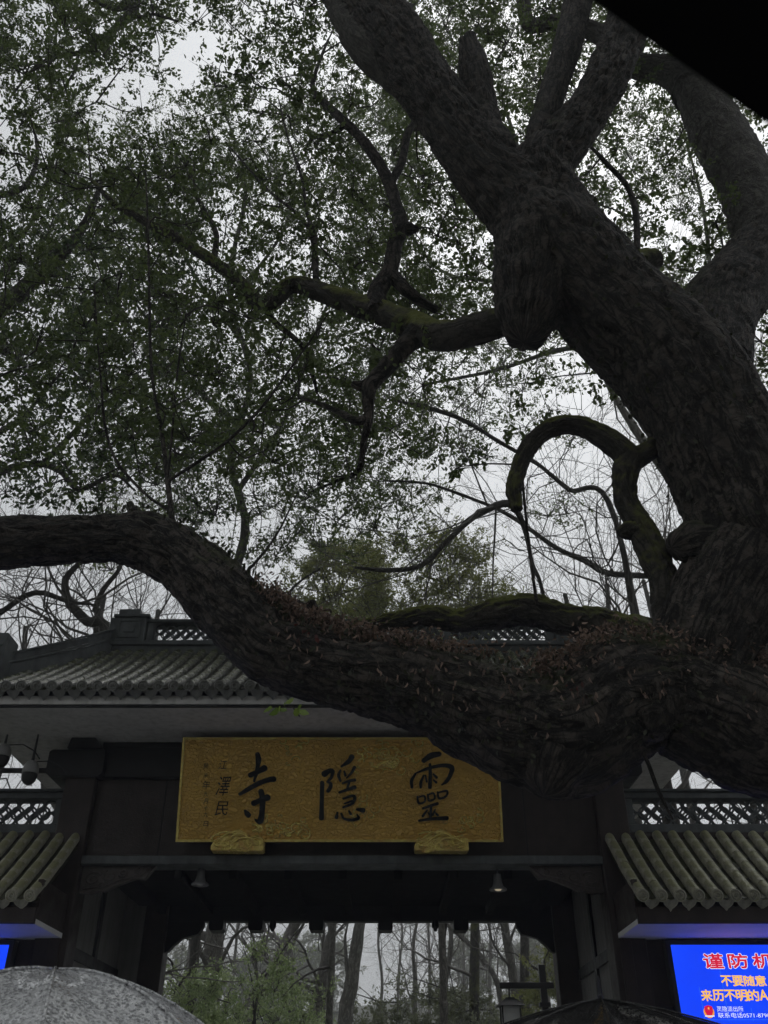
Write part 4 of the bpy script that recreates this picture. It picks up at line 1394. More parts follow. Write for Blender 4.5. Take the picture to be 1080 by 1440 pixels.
limb(T, 'branch', [(518, 588, 7.0, 14), (500, 592, 7.0, 14), (478, 580, 7.1, 9), (445, 566, 7.3, 7), (420, 560, 7.5, 4)], CB, step=0.024, depth=0.006, seed=22)
limb(T, 'branch', [(532, 440, 6.95, 34), (530, 412, 7.0, 28), (548, 380, 7.0, 22), (556, 342, 7.05, 22), (563, 318, 7.1, 24), (556, 285, 7.2, 17), (545, 252, 7.3, 17), (520, 210, 7.4, 15), (500, 186, 7.5, 14), (485, 172, 7.5, 13), (460, 148, 7.7, 10), (440, 125, 7.9, 7), (448, 90, 8.1, 5), (462, 55, 8.4, 3)], CB, step=0.024, depth=0.01, cell=0.06, seed=23)
limb(T, 'branch', [(562, 322, 7.1, 26), (575, 322, 7.1, 20), (586, 322, 7.1, 10)], CB, step=0.024, depth=0.006, seed=24)
limb(T, 'branch', [(549, 258, 7.3, 13), (565, 228, 7.4, 12), (572, 192, 7.5, 11), (582, 172, 7.6, 9), (596, 145, 7.8, 5)], CB, depth=0.006, seed=25)
limb(T, 'branch', [(552, 388, 7.0, 20), (572, 408, 7.0, 18), (592, 424, 7.1, 14), (612, 436, 7.2, 11)], CB, depth=0.006, seed=26)
limb(T, 'branch', [(487, 174, 7.5, 11), (465, 188, 7.6, 7), (440, 194, 7.8, 6), (428, 212, 8.0, 3)], CB, depth=0.004, seed=27)
limb(T, 'branch', [(445, 405, 7.2, 9), (443, 362, 7.3, 9), (441, 328, 7.4, 10), (432, 300, 7.6, 5), (424, 250, 7.8, 4), (404, 190, 8.2, 3), (392, 140, 8.5, 2)], CB, depth=0.004, seed=28)
limb(T, 'branch', [(366, 430, 7.4, 9), (392, 458, 7.5, 8), (412, 474, 7.6, 8), (428, 492, 7.7, 9), (438, 522, 7.9, 6), (446, 552, 8.1, 4)], CB, depth=0.004, seed=29)
limb(T, 'branch', [(300, 372, 7.6, 10), (304, 330, 7.8, 8), (290, 300, 8.0, 7), (275, 270, 8.2, 5), (272, 225, 8.4, 4)], CB, depth=0.004, seed=30)
limb(T, 'branch', [(440, 326, 7.4, 7), (415, 298, 7.6, 5), (380, 270, 7.8, 4), (345, 232, 8.1, 3), (318, 200, 8.3, 2)], CB, depth=0.004, seed=31)
# water shoots on the lower limb
limb(T, 'shoot', [(244, 748, 6.75, 9), (238, 695, 6.75, 8), (233, 650, 6.8, 7), (226, 600, 6.8, 5.5), (213, 520, 6.9, 4.5), (210, 420, 7.0, 4), (208, 320, 7.1, 3), (205, 240, 7.2, 2)], CB, depth=0, seed=32)
limb(T, 'shoot', [(237, 676, 6.76, 5), (270, 655, 6.75, 5), (320, 620, 6.7, 4.5), (370, 570, 6.65, 4), (430, 488, 6.6, 3), (462, 440, 6.55, 2)], CB, depth=0, seed=33)
limb(T, 'shoot', [(238, 718, 6.76, 5), (205, 695, 6.8, 4.5), (165, 650, 6.85, 4), (148, 600, 6.9, 4), (142, 535, 7.0, 3), (136, 460, 7.1, 2.5), (133, 400, 7.2, 2)], CB, depth=0, seed=34)
limb(T, 'shoot', [(236, 672, 6.76, 4), (242, 610, 6.7, 3.5), (250, 520, 6.65, 3), (262, 440, 6.6, 2)], CB, depth=0, seed=35)
limb(T, 'branch_stub', [(205, 745, 6.8, 40), (190, 725, 6.8, 24), (182, 710, 6.8, 12)], CB, depth=0.02, seed=36)
limb(T, 'shoot', [(755, 850, 7.0, 5), (744, 770, 6.9, 4), (737, 700, 6.7, 4), (733, 655, 6.55, 4)], CB, depth=0, seed=37)
limb(T, 'shoot', [(320, 832, 6.6, 4), (360, 790, 6.5, 4), (390, 750, 6.5, 3), (420, 690, 6.5, 2)], CB, depth=0, seed=38)
limb(T, 'hanging_shoot', [(900, 1050, 6.3, 5), (912, 1075, 6.3, 6), (925, 1110, 6.3, 6), (946, 1152, 6.3, 3)], CB, depth=0, seed=39, label='bare dark shoot hanging below the lower limb')
# upper right: paler stem behind
limb(T, 'limb', [(1035, 415, 6.85, 88), (1078, 352, 7.15, 88), (1054, 270, 7.4, 80), (1012, 192, 7.6, 76), (972, 118, 7.7, 56), (930, 98, 7.8, 38), (890, 90, 7.9, 34), (838, 46, 8.0, 26), (782, 32, 8.1, 22), (744, 34, 8.2, 20), (736, -5, 8.3, 18), (730, -60, 8.5, 14)], MATS['grey_bark'], depth=0.025, cell=0.09, seed=40)
limb(T, 'limb', [(975, 130, 7.7, 60), (990, 60, 7.9, 50), (1000, -30, 8.2, 40)], MATS['grey_bark'], depth=0.02, cell=0.09, seed=41)


def nodes_of(tree):
    return np.vstack(NODES[tree.name])


def connect_all(ts, nodes, roots, rng, maxd=5.0, r0=0.011):
    """twigs that fork their way out from the limbs to every clump"""
    if not roots:
        return
    C = np.array(roots)
    base = nodes[::3, :3]
    d0 = np.array([np.min(np.linalg.norm(base - c, axis=1)) for c in C])
    pool = np.empty((len(base) + 4 * len(C), 3))
    m = len(base)
    pool[:m] = base
    for i in np.argsort(d0):
        if d0[i] > maxd:
            continue
        c = C[i]
        d = np.linalg.norm(pool[:m] - c, axis=1) * rng.uniform(0.8, 1.25, m)
        a = pool[int(np.argmin(d))].copy()
        P = connect(ts, a, c, rng, r0 * (0.6 + 0.25 * min(d0[i], 3.0)) if d0[i] < 1.5 else r0 * 0.8)
        for q in P[len(P) // 3::max(1, len(P) // 3)][:4]:
            pool[m] = q; m += 1


def connect(ts, a, c, rng, r0=0.011):
    v = c - a
    ln = np.linalg.norm(v)
    m1 = a + v * 0.35 + rng.normal(size=3) * 0.10 * ln + np.array([0, 0, 0.08 * ln])
    m2 = a + v * 0.7 + rng.normal(size=3) * 0.08 * ln + np.array([0, 0, 0.06 * ln])
    root = c
    P, r = spline(np.array([a, m1, m2, root]), np.array([r0 * 1.5, r0 * 1.15, r0 * 0.8, r0 * 0.5]), max(0.15, ln / 8))
    ts.tube(P, r, 4)
    return P


DENS = ["788747888888888877", "887338888877777766", "783268987887777776", "687899987888877766", "778999988888887676",
        "889988888888777665", "899988778887886655", "899999888887776545", "889999889987654444", "678899999975432222",
        "667888998664211111", "667778997643321000", "556667886432211000", "122234553112210000", "111111100000000000"]


def dens(px, py):
    c, r_ = int(px // 60), int(py // 60)
    if r_ < 0: r_ = 0
    if c < 0: c = 0
    if c > 17: c = 17
    if r_ > 14: return 0
    return int(DENS[r_][c])


def crown_from_field(tree, xr, yr, Yr, tau, leafsize, lm, tm, rng, rad=0.5, n_tw=14, per=12, hexa=True, maxd=5.0, keep=lambda px, py: True, gaps=1.0, name='foliage', wide=0.56):
    """clumps of leaves through a volume of crown, thick and thin as the tree is"""
    ls, ts = Soup(), Soup()
    nodes = nodes_of(tree)
    made = 0
    roots = []
    step = 60
    area_leaf = leafsize * leafsize * wide * 0.62 * 0.36
    per_clump = n_tw * per
    for px0 in range(xr[0], xr[1], step):
        for py0 in range(yr[0], yr[1], step):
            d = dens(px0 + 30, py0 + 30) / 9.0
            if d <= 0.05 or not keep(px0 + 30, py0 + 30):
                continue
            Ym = 0.5 * (Yr[0] + Yr[1])
            cellm = step * ppm(px0, py0, Ym)
            want = cellm * cellm * tau * d ** 1.7 / area_leaf / per_clump
            k = int(want) + (1 if rng.uniform() < want - int(want) else 0)
            for _ in range(k):
                px, py = px0 + rng.uniform(0, step), py0 + rng.uniform(0, step)
                Y = rng.uniform(*Yr)
                c = np.array(at(px, py, Y))
                g = vnoise((c / 1.1)[None, :], 77)[0]
                if g < 0.33 * gaps and rng.uniform() < 0.75:
                    continue
                root = clump(ls, ts, c, rad * rng.uniform(0.7, 1.35), n_tw, per, leafsize, rng, hexa=hexa, wide=wide)
                roots.append(root)
                made += 1
    connect_all(ts, nodes, roots, rng, maxd)
    ts.build('twigs', tm, tree)
    o = ls.build(name, lm, tree)
    return made, ls.n


rg = np.random.default_rng(5)
# the camphor's own crown round its limbs
print('crown', crown_from_field(T, (-180, 1140), (-120, 640), (6.8, 10.0), 0.9, 0.062, MATS['camphor_leaf'], MATS['twig'], rg, rad=0.45, n_tw=16, per=13, maxd=4.5))
# unseen leaf clumps above and behind the viewer, added to shade the gate
ls, ts = Soup(), Soup()
nd = nodes_of(T)
over = np.random.default_rng(8)
for _ in range(200):
    c = np.array([over.uniform(-8, 9), over.uniform(-9, 5.5), over.uniform(10.5, 16.5)])
    if c[1] > -2.2 and (c[2] - 1.6) / (c[1] + 2.2) < 2.1:
        continue
    clump(ls, None, c, over.uniform(0.9, 1.6), 22, 14, 0.17, over, hexa=False)
P, r = pix([('w', 4.2, 6.5, 4.4, 0.5), ('w', 4.6, 4.5, 8.0, 0.4), ('w', 4.0, 1.5, 11.0, 0.3), ('w', 2.0, -2.5, 13.0, 0.18), ('w', 0.0, -6.0, 14.5, 0.08)])
ls.build('foliage', MATS['camphor_leaf'], T)
limb(T, 'limb', [('w', 4.9, 6.4, 3.6, 0.5), ('w', 5.6, 4.5, 8.0, 0.4), ('w', 5.0, 1.5, 11.0, 0.3), ('w', 3.0, -2.5, 13.0, 0.18), ('w', 0.5, -6.0, 14.5, 0.08)], CB, depth=0.03, seed=50, step=0.08)  # unseen limb reaching up into the added leaf clumps

# ------------------------------------------------------------------ dry creeper, ivy and moss-green sprouts on the limb
def on_tube(P, r, n, rng, amin, amax, tmin=0.0, tmax=1.0, lift=0.01):
    """points on the upper/front side of a limb: angle measured from straight up (0) to towards the viewer (90)"""
    C, rr = spline(P, r, 0.05)
    k = rng.uniform(tmin, tmax, n) * (len(C) - 1)
    i = np.clip(k.astype(int), 0, len(C) - 2)
    p = C[i] + (C[i + 1] - C[i]) * (k - i)[:, None]
    t = unit(C[i + 1] - C[i])
    up = np.array([0, 0, 1.0]); up = up - t * (t @ up)[:, None]; up = unit(up)
    sd_ = np.cross(t, up)
    sgn = np.where(sd_[:, 1] > 0, -1.0, 1.0)[:, None]
    sd_ = sd_ * sgn                                   # towards the viewer
    a = rng.uniform(amin, amax, n)[:, None] * math.pi / 180
    nrm = up * np.cos(a) + sd_ * np.sin(a)
    return p + nrm * (rr[i][:, None] * 1.0 + lift), nrm, t


rd = np.random.default_rng(21)
low = pix([(1180, 1030, 6.5, 190), (1080, 1027, 6.45, 184), (1005, 1000, 6.4, 170), (935, 972, 6.4, 158), (862, 985, 6.4, 172), (795, 1026, 6.4, 182), (738, 1022, 6.42, 165), (670, 1000, 6.45, 140), (600, 972, 6.5, 118), (520, 952, 6.55, 108), (440, 932, 6.6, 104), (385, 908, 6.62, 104), (345, 872, 6.65, 100), (300, 828, 6.7, 95), (255, 787, 6.75, 88), (205, 762, 6.8, 84), (140, 757, 6.85, 70), (0, 764, 6.95, 72)])
ds = Soup()
p, nn, tt = on_tube(*low, 12000, rd, -50, 44, 0.02, 0.66, 0.035)
p = p + rd.normal(size=p.shape) * 0.045
keepm = vnoise(p * 3.2, 55) + 0.25 * vnoise(p * 9.0, 56) > 0.47
p, nn = p[keepm], nn[keepm]
d = unit(nn * 0.25 + rd.normal(size=p.shape) * 0.55 + np.array([0, -0.1, -0.5]))
leaves(ds, p, d, 0.040, rd, wide=0.5, fold=0.7, curl=0.35)
p, nn, tt = on_tube(*low, 260, rd, 30, 115, 0.02, 0.62, 0.02)
d = unit(rd.normal(size=p.shape) * 0.3 + np.array([0, -0.15, -1.0]))
leaves(ds, p, d, 0.055, rd, wide=0.3, fold=0.8, curl=0.4)
# heap of dead leaves in the crotch
for k in range(1500):
    pass
cc = np.array([tuple(at(rd.uniform(800, 1030), 0, 6.3)) for _ in range(1)])
q = np.array([tuple(at(x, y, Y)) for x, y, Y in zip(rd.uniform(800, 1030, 1300), rd.normal(915, 16, 1300), rd.uniform(5.98, 6.3, 1300))])
leaves(ds, q, unit(rd.normal(size=q.shape) * 0.6 + np.array([0, -0.2, -0.5])), 0.042, rd, wide=0.5, fold=0.7, curl=0.35)
tag(ds.build('dry_leaves', MATS['dry_leaf']), 'dry brown curled creeper leaves strewn along the lower limb', 'leaves', kind='stuff')
iv = Soup()
p, nn, tt = on_tube(*low, 420, rd, 40, 150, 0.12, 0.62, 0.015)
d = unit(rd.normal(size=p.shape) * 0.6 + np.array([0, -0.1, -0.6]))
leaves(iv, p, d, 0.042, rd, wide=0.6, fold=0.3)
p, nn, tt = on_tube(*low, 700, rd, -60, 60, 0.0, 0.9, 0.02)
leaves(iv, p, unit(nn + rd.normal(size=p.shape) * 0.5), 0.055, rd, wide=0.5)
trk = pix([(1150, 815, 6.45, 215), (1085, 765, 6.4, 196), (1046, 690, 6.35, 182), (995, 590, 6.3, 168), (938, 506, 6.3, 164), (866, 437, 6.3, 152), (787, 352, 6.3, 156)])
p, nn, tt = on_tube(*trk, 700, rd, -180, 180, 0.0, 1.0, 0.015)
leaves(iv, p, unit(nn * 0.6 + rd.normal(size=p.shape) * 0.6), 0.05, rd, wide=0.6)
tag(iv.build('ivy', MATS['ivy_leaf']), 'dark small-leaved ivy clinging to the camphor trunk and limb', 'ivy', kind='stuff')
for (px, py, Y, nm, mm, sz, nlv) in ((405, 993, 6.0, 'bright yellow-green sprig hanging under the limb beside the plaque', 'fresh_leaf', 0.085, 9), (436, 890, 6.05, 'dark red leaf cluster on the limb near the cut stub', 'red_leaf', 0.05, 10), (806, 962, 5.9, 'small red leaf cluster on the limb below the arched branch', 'red_leaf', 0.045, 6)):
    s_ = Soup()
    c = np.array(at(px, py, Y))
    q = c + rd.normal(size=(nlv, 3)) * np.array([0.05, 0.03, 0.03])
    leaves(s_, q, unit(rd.normal(size=q.shape) * 0.6 + np.array([0.3, -0.3, -0.35])), sz, rd, wide=0.62, fold=0.25)
    sp = empty('leafy_sprig', tuple(c), nm, 'sprig')
    s_.build('leaf_blades', MATS[mm], sp)
    st = Soup()
    st.tube(np.array([c + np.array([0.05, 0.35, 0.06]), c + np.array([0.02, 0.15, 0.05]), c]), [0.006, 0.005, 0.003], 5)
    st.build('stem', MATS['twig'], sp)

# ------------------------------------------------------------------ other evergreen trees behind the gate and to the sides
def field_tree(label, base, trunk, branches, xr, yr, Yr, tau, size, lm, bm, seed, rad=0.8, n_tw=16, per=13, hexa=False, keep=lambda a, b: True, maxd=7.0, gaps=1.0, group=None, twr=0.02, nm='evergreen_tree'):
    t = empty(nm, base, label, 'tree', group)
    g = np.random.default_rng(seed)
    limb(t, 'trunk', trunk, bm, step=0.12, depth=0.02, cell=0.14, seed=seed, nseg=16)
    for k, b in enumerate(branches):
        limb(t, 'branch', b, bm, step=0.08, depth=0.0, seed=seed + k + 1, nseg=8)
    print(label, crown_from_field(t, xr, yr, Yr, tau, size, lm, MATS['twig'], g, rad=rad, n_tw=n_tw, per=per, hexa=hexa, maxd=maxd, keep=keep, gaps=gaps))
    return t


EG = 'evergreen trees behind the gate'
# dark broad-leaved tree at the left
field_tree('dark broad-leaved evergreen tree filling the left side above the curved limb', (-9.5, 13.0, 0),
    [('w', -9.5, 13.0, 0, 0.4), ('w', -9.2, 13.0, 4, 0.33), (-150, 560, 12.5, 50), (-60, 480, 12, 36), (40, 400, 11.5, 22), (110, 330, 11.5, 12), (150, 240, 11.5, 6)],
    [[(-60, 700, 12, 14), (0, 664, 11.6, 11), (50, 652, 11.5, 10), (84, 662, 11.4, 9), (112, 688, 11.3, 8), (160, 668, 11.3, 5), (190, 690, 11.2, 3)],
     [(-60, 640, 12, 12), (0, 607, 11.6, 9), (32, 588, 11.5, 7), (55, 560, 11.4, 5), (90, 520, 11.3, 3)],
     [(60, 652, 11.5, 8), (100, 612, 11.3, 7), (140, 572, 11.2, 6), (200, 540, 11.0, 4), (250, 505, 11, 3)],
     [(-40, 270, 11.5, 12), (0, 274, 11.3, 10), (35, 262, 11.2, 8), (52, 225, 11.2, 6), (50, 190, 11.2, 4)],
     [(-40, 370, 11.5, 9), (0, 352, 11.3, 7), (40, 320, 11.2, 6), (60, 270, 11.1, 5), (76, 220, 11.1, 4), (82, 160, 11.2, 3)]],
    (-180, 300), (240, 720), (11.0, 14.5), 1.15, 0.085, MATS['dark_leaf'], MATS['grey_bark'], 101, rad=0.65, keep=lambda a, b: a < 300, group=EG, gaps=0.9)
# tree whose branch enters at the upper left corner
field_tree('evergreen tree whose crown hangs into the upper left corner', (-12, 9, 0),
    [('w', -12, 9, 0, 0.4), ('w', -11.5, 9, 6, 0.34), ('w', -9.5, 9, 12, 0.25), (60, -160, 9, 40), (150, -70, 9, 22), (190, 0, 9, 15), (160, 42, 9, 10), (122, 72, 9, 8), (82, 78, 9, 6), (48, 96, 9, 4), (20, 130, 9, 3)],
    [[(188, 5, 9, 12), (165, 12, 9, 9), (140, 4, 9, 7), (115, -15, 9, 6)], [(185, 10, 9, 10), (195, 25, 9, 7), (215, 20, 9, 4), (250, 30, 9, 3)], [(110, 75, 9, 5), (105, 100, 9, 4), (85, 130, 9, 3)]],
    (-120, 300), (-120, 240), (8.2, 11.0), 0.9, 0.075, MATS['camphor_leaf'], MATS['grey_bark'], 140, rad=0.55, hexa=True, keep=lambda a, b: a + b < 330, group=EG)
# tall evergreen behind the gate, centre left
field_tree('tall evergreen tree rising behind the left half of the gate roof', (-4.9, 19, 0),
    [('w', -4.9, 19, 0, 0.3), ('w', -4.9, 19, 5, 0.25), ('w', -4.2, 19, 9, 0.18), (318, 840, 19, 16), (345, 740, 18.8, 12), (325, 640, 18.5, 10), (352, 530, 18, 8), (322, 400, 18, 7), (345, 260, 18, 5), (310, 140, 18, 3)],
    [[(335, 690, 18.5, 8), (400, 590, 18, 6), (440, 480, 18, 5), (480, 380, 18, 3)], [(335, 600, 18, 8), (250, 520, 18, 6), (200, 440, 18, 4), (150, 370, 18, 3)], [(340, 480, 18, 7), (270, 380, 18, 5), (230, 280, 18, 4), (215, 200, 18, 3)], [(330, 420, 18, 6), (400, 320, 18, 4), (420, 220, 18, 3)]],
    (60, 600), (120, 780), (15.5, 21), 1.05, 0.088, MATS['camphor_leaf'], MATS['grey_bark'], 180, rad=0.75, hexa=False, group=EG, keep=lambda a, b: not (a < 130 and b > 540))
# tall evergreen behind, centre right
field_tree('tall evergreen tree behind the gate under the forked trunk', (9.6, 20, 0),
    [('w', 9.6, 20, 0, 0.42), ('w', 9.0, 20, 6, 0.36), (1040, 720, 20, 30), (985, 600, 19.5, 22), (880, 480, 19, 16), (800, 380, 19, 10), (740, 240, 19, 7), (700, 120, 19, 4)],
    [[(900, 500, 19, 9), (800, 490, 19, 7), (700, 520, 19, 5), (600, 540, 19, 4)], [(850, 440, 19, 8), (720, 400, 19, 6), (620, 380, 19, 4), (560, 300, 19, 3)], [(985, 600, 19.5, 10), (1000, 450, 19, 7), (990, 300, 19, 5), (960, 180, 19, 3)], [(760, 280, 19, 6), (680, 230, 19, 4), (620, 140, 19, 3)]],
    (480, 1080), (-60, 720), (16, 22), 1.05, 0.088, MATS['camphor_leaf'], MATS['grey_bark'], 220, rad=0.75, hexa=False, group=EG)


# rounded olive tree above the ridge
def round_tree(label, base, h, rx, rz, zc, n, size, lm, bm, seed, group=None, nm='evergreen_tree', n_tw=16, per=12, hexa=False, trunk_r=0.25, shell=0.45, nb=9):
    t = empty(nm, base, label, 'tree' if 'tree' in nm else 'shrub', group)
    g = np.random.default_rng(seed)
    b = np.array(base, float)
    P = np.array([b, b + [0.1, 0, h * 0.35], b + [-0.1, 0.1, h * 0.7], b + [0, 0, h * 0.95]])
    V, Q, uv, C, rr = bark_tube(P, np.array([trunk_r, trunk_r * 0.8, trunk_r * 0.5, trunk_r * 0.15]), 0.15, 12, 0.015, 0.12, seed)
    link('trunk', np_mesh('trunk', V - b, Q, True, uv), t, bm)
    NODES[t.name] = [np.hstack([C, rr[:, None]])]
    ts, ls = Soup(), Soup()
    for k in range(nb):
        i = g.integers(len(C) // 4, len(C))
        d = unit(g.normal(size=3) * np.array([1, 1, 0.5]) + np.array([0, 0, 0.5]))
        q = C[i]
        pts_ = [q]
        for s in range(4):
            d = unit(d + g.normal(size=3) * 0.2)
            pts_.append(pts_[-1] + d * rx * 0.25)
        ts.tube(np.array(pts_), np.linspace(trunk_r * 0.4, 0.01, 5), 5)
        NODES[t.name].append(np.hstack([np.array(pts_), np.full((5, 1), 0.03)]))
    cen = b + np.array([0, 0, zc])
    nodes = nodes_of(t)
    roots = []
    for _ in range(n):
        e = unit(g.normal(size=3)) * g.uniform(shell, 1.0) ** 0.6
        c = cen + e * np.array([rx, rx, rz]) * (0.85 + 0.3 * g.uniform())
        if c[2] < b[2] + 0.2:
            c[2] = b[2] + 0.2 + g.uniform(0, 0.3)
        root = clump(ls, ts, c, 0.28 * rx * g.uniform(0.6, 1.2), n_tw, per, size, g, hexa=hexa)
        roots.append(root)
    connect_all(ts, nodes, roots, g, 6.0, 0.009)
    ts.build('branches', MATS['twig'], t)
    ls.build('foliage', lm, t)
    return t


c = at(600, 800, 23)
round_tree('rounded olive-green evergreen tree just above the roof ridge lattice', (c.x, 23, 0), 15.5, 2.5, 1.9, 14.0, 190, 0.10, MATS['olive_leaf'], MATS['wood_bark'], 301, group=EG, trunk_r=0.11)
c = at(478, 810, 27)
round_tree('smaller hazy olive tree beyond the cut branch stub over the ridge', (c.x, 27, 0), 18, 1.9, 2.0, 16.3, 110, 0.12, MATS['olive_leaf'], MATS['wood_bark'], 302, group=EG, trunk_r=0.11)

# ------------------------------------------------------------------ bare winter trees
def bare_tree(label, base, h, r, seed, traced=None, bm='grey_bark', tm='grey_twig', maxl=4, kids=(3, 5), lean=(0, 0), group=None, leafy=0, side=None, spread=0.6, top=True):
    t = empty('bare_tree', base, label, 'tree', group)
    g = np.random.default_rng(seed)
    b = np.array(base, float)
    if traced is not None:
        P, rr = pix(traced)
    else:
        P = np.array([b + np.array([lean[0] * s + g.normal() * 0.12 * (s > 0), lean[1] * s + g.normal() * 0.12 * (s > 0), h * s]) for s in np.linspace(0, 1, 6)])
        rr = np.linspace(r, r * 0.45, 6)
    V, Q, uv, C, rc = bark_tube(P, rr, 0.14, 12, 0.01, 0.12, seed, 0.1)
    link('trunk', np_mesh('trunk', V - b, Q, True, uv), t, MATS[bm])
    ts = Soup()
    ends = []
    n0 = len(C)
    for k in range(side if side is not None else 7):
        i = g.integers(int(n0 * 0.35), n0 - 1)
        d = unit(unit(C[min(i + 1, n0 - 1)] - C[i]) * 0.7 + g.normal(size=3) * np.array([1, 0.8, 0.5]))
        grow(ts, C[i], d, h * g.uniform(0.18, 0.3), max(0.010, rc[i] * 0.33), 1, maxl, g, 5, 0.10, spread, ends, kids)
    if top:
        grow(ts, C[-1], unit(C[-1] - C[-3]), h * 0.28, rc[-1] * 0.9, 0, maxl, g, 6, 0.10, spread, ends, kids)
    ts.build('branches', MATS[tm], t, smooth=True)
    if leafy and ends:
        ls = Soup()
        E_ = np.array([e[0] for e in ends]); D_ = np.array([e[1] for e in ends])
        for _ in range(leafy):
            leaves(ls, E_ + g.normal(size=E_.shape) * 0.12, unit(D_ + g.normal(size=D_.shape)), 0.09, g, hexa=False)
        ls.build('foliage', MATS['far_leaf'], t)
    return t


BT = 'bare winter trees behind the gate'
p = at(980, 740, 15)
bare_tree('pale bare tree slanting behind the main trunk', (4.9, 15, 0), 12, 0.2, 401, traced=[('w', 7.2, 15.3, 0, 0.24), ('w', 6.6, 15.2, 4, 0.21), (990, 760, 15, 17), (964, 705, 15, 16), (925, 648, 15, 15), (895, 606, 15, 12), (858, 546, 15, 8), (840, 500, 15, 5)], bm='pale_bark', group=BT, side=12, maxl=4, kids=(3, 4))
bare_tree('bare tree with long horizontal branches seen through the arched branch', (8.0, 16.5, 0), 10, 0.2, 402, traced=[('w', 8.0, 16.5, 0, 0.22), ('w', 7.6, 16.5, 5, 0.18), (1010, 835, 16, 9), (975, 822, 16, 9), (920, 811, 16, 8.5), (855, 806, 16, 9), (822, 788, 16, 9), (780, 769, 16, 7), (715, 724, 16, 6), (660, 700, 16, 5), (600, 680, 16, 4), (540, 676, 16, 3)], bm='grey_bark', group=BT, side=22, maxl=3, kids=(2, 4))
bare_tree('bare slender tree with a branch looping down over the ridge lattice', (1.0, 17, 0), 9, 0.18, 403, traced=[('w', 6.0, 16.6, 0, 0.2), ('w', 5.2, 16.6, 5, 0.16), (865, 730, 15.5, 8), (800, 688, 15.5, 7), (755, 652, 15.5, 6), (700, 620, 15.5, 6), (650, 590, 15.5, 7), (600, 573, 15.5, 6), (548, 562, 15.5, 4)], bm='grey_bark', tm='grey_twig', group=BT, side=16, maxl=3, kids=(2, 4))
bare_tree('dark forked branch tree dipping behind the arched branch tip', (3.3, 16.4, 0), 9, 0.16, 404, traced=[('w', 3.3, 16.4, 0, 0.15), ('w', 3.2, 16.2, 6, 0.1), (768, 860, 14.6, 6), (748, 790, 14.3, 6), (737, 740, 14, 8), (715, 708, 13.8, 11), (668, 726, 13.6, 9), (632, 758, 13.5, 8), (592, 795, 13.5, 8), (545, 802, 13.5, 7), (500, 798, 13.5, 4)], bm='grey_bark', tm='grey_twig', group=BT, side=12, maxl=3, kids=(2, 3))
for k, (px, Y, h, r, sd_, nm) in enumerate((
        (790, 24, 14.5, 0.16, 411, 'bare tree with fine twigs under the arch of the bent branch'),
        (860, 28, 17, 0.18, 412, 'bare tree far behind the bent branch'),
        (700, 30, 18, 0.17, 413, 'thin bare tree behind the ridge beside the olive tree'),
        (1010, 22, 8.5, 0.16, 414, 'bare tree seen through the gap above the right side wall'),
        (1075, 19, 13, 0.2, 415, 'pale bare trunk in the fork of trunk and lower limb'),
        (930, 33, 20, 0.2, 416, 'tall bare tree beyond the main trunk'))):
    x = (px - 540) / F * Y * 1.12
    bare_tree(nm, (x, Y, float(ground_z(x, Y))), h, r, sd_, group=BT, side=13, maxl=4, kids=(3, 4), lean=(rg.normal() * 0.6, 0), tm='grey_twig', bm='pale_bark' if k == 4 else 'grey_bark')
# left of the roof
bare_tree('dark crooked bare tree behind the stepped end of the ridge', (-6.6, 17, 0), 10, 0.2, 421, traced=[('w', -5.2, 17, 0, 0.22), ('w', -5.4, 17, 5, 0.2), (150, 905, 16.5, 15), (122, 874, 16.5, 14), (96, 845, 16.5, 13), (92, 815, 16.5, 10), (106, 798, 16.5, 8), (128, 770, 16.5, 6), (150, 720, 16.5, 4)], tm='grey_twig', group=BT, side=12, maxl=3)
bare_tree('bare branch tree spreading left of the crooked tree', (-6.8, 18, 0), 10, 0.18, 422, traced=[('w', -5.9, 18, 0, 0.22), ('w', -6.0, 18, 5, 0.2), (136, 890, 17.5, 11), (134, 858, 17.5, 9), (146, 828, 17.5, 7), (168, 800, 17.5, 6), (176, 770, 17.5, 4)], tm='grey_twig', group=BT, side=12, maxl=3)
bare_tree('bare low branch tree reaching from the left edge over the hip ridge', (-9, 16, 0), 9, 0.18, 423, traced=[('w', -9.5, 16, 0, 0.22), ('w', -9.2, 16, 5, 0.18), (-70, 900, 16, 10), (0, 862, 16, 8), (35, 838, 16, 8), (62, 834, 16, 8), (96, 846, 16, 6), (130, 850, 16, 3)], tm='grey_twig', group=BT, side=12, maxl=3)
for k, (px, Y, h, r, sd_, nm) in enumerate(((190, 21, 13, 0.15, 424, 'upright bare trunk above the ridge end block'), (60, 23, 13, 0.16, 425, 'upright bare tree over the left hip ridge'), (240, 26, 15, 0.16, 426, 'leaning bare tree between limb and ridge lattice'), (10, 19, 10, 0.15, 427, 'thin bare tree behind the dome cameras'), (350, 25, 15, 0.15, 428, 'bare tree with fine twigs above the curve of the limb'))):
    x = (px - 540) / F * Y * 1.12
    bare_tree(nm, (x, Y, float(ground_z(x, Y))), h, r, sd_, group=BT, side=10, maxl=4, kids=(3, 4), lean=(rg.normal() * 0.8, 0), bm='grey_bark')
# small bare stem beside the stub
bare_tree('short dead bare stem behind the cut branch stub', (-4.6, 17.0, 0), 7, 0.1, 430, traced=[('w', -4.6, 17.0, 0, 0.12), ('w', -4.0, 16.8, 5, 0.09), ('w', -2.2, 16.5, 7.2, 0.06), (428, 868, 16.5, 6), (412, 845, 16.5, 5), (408, 832, 16.5, 4), (425, 815, 16.5, 3), (450, 800, 16.5, 2)], tm='twig', group=BT, side=4, maxl=2)

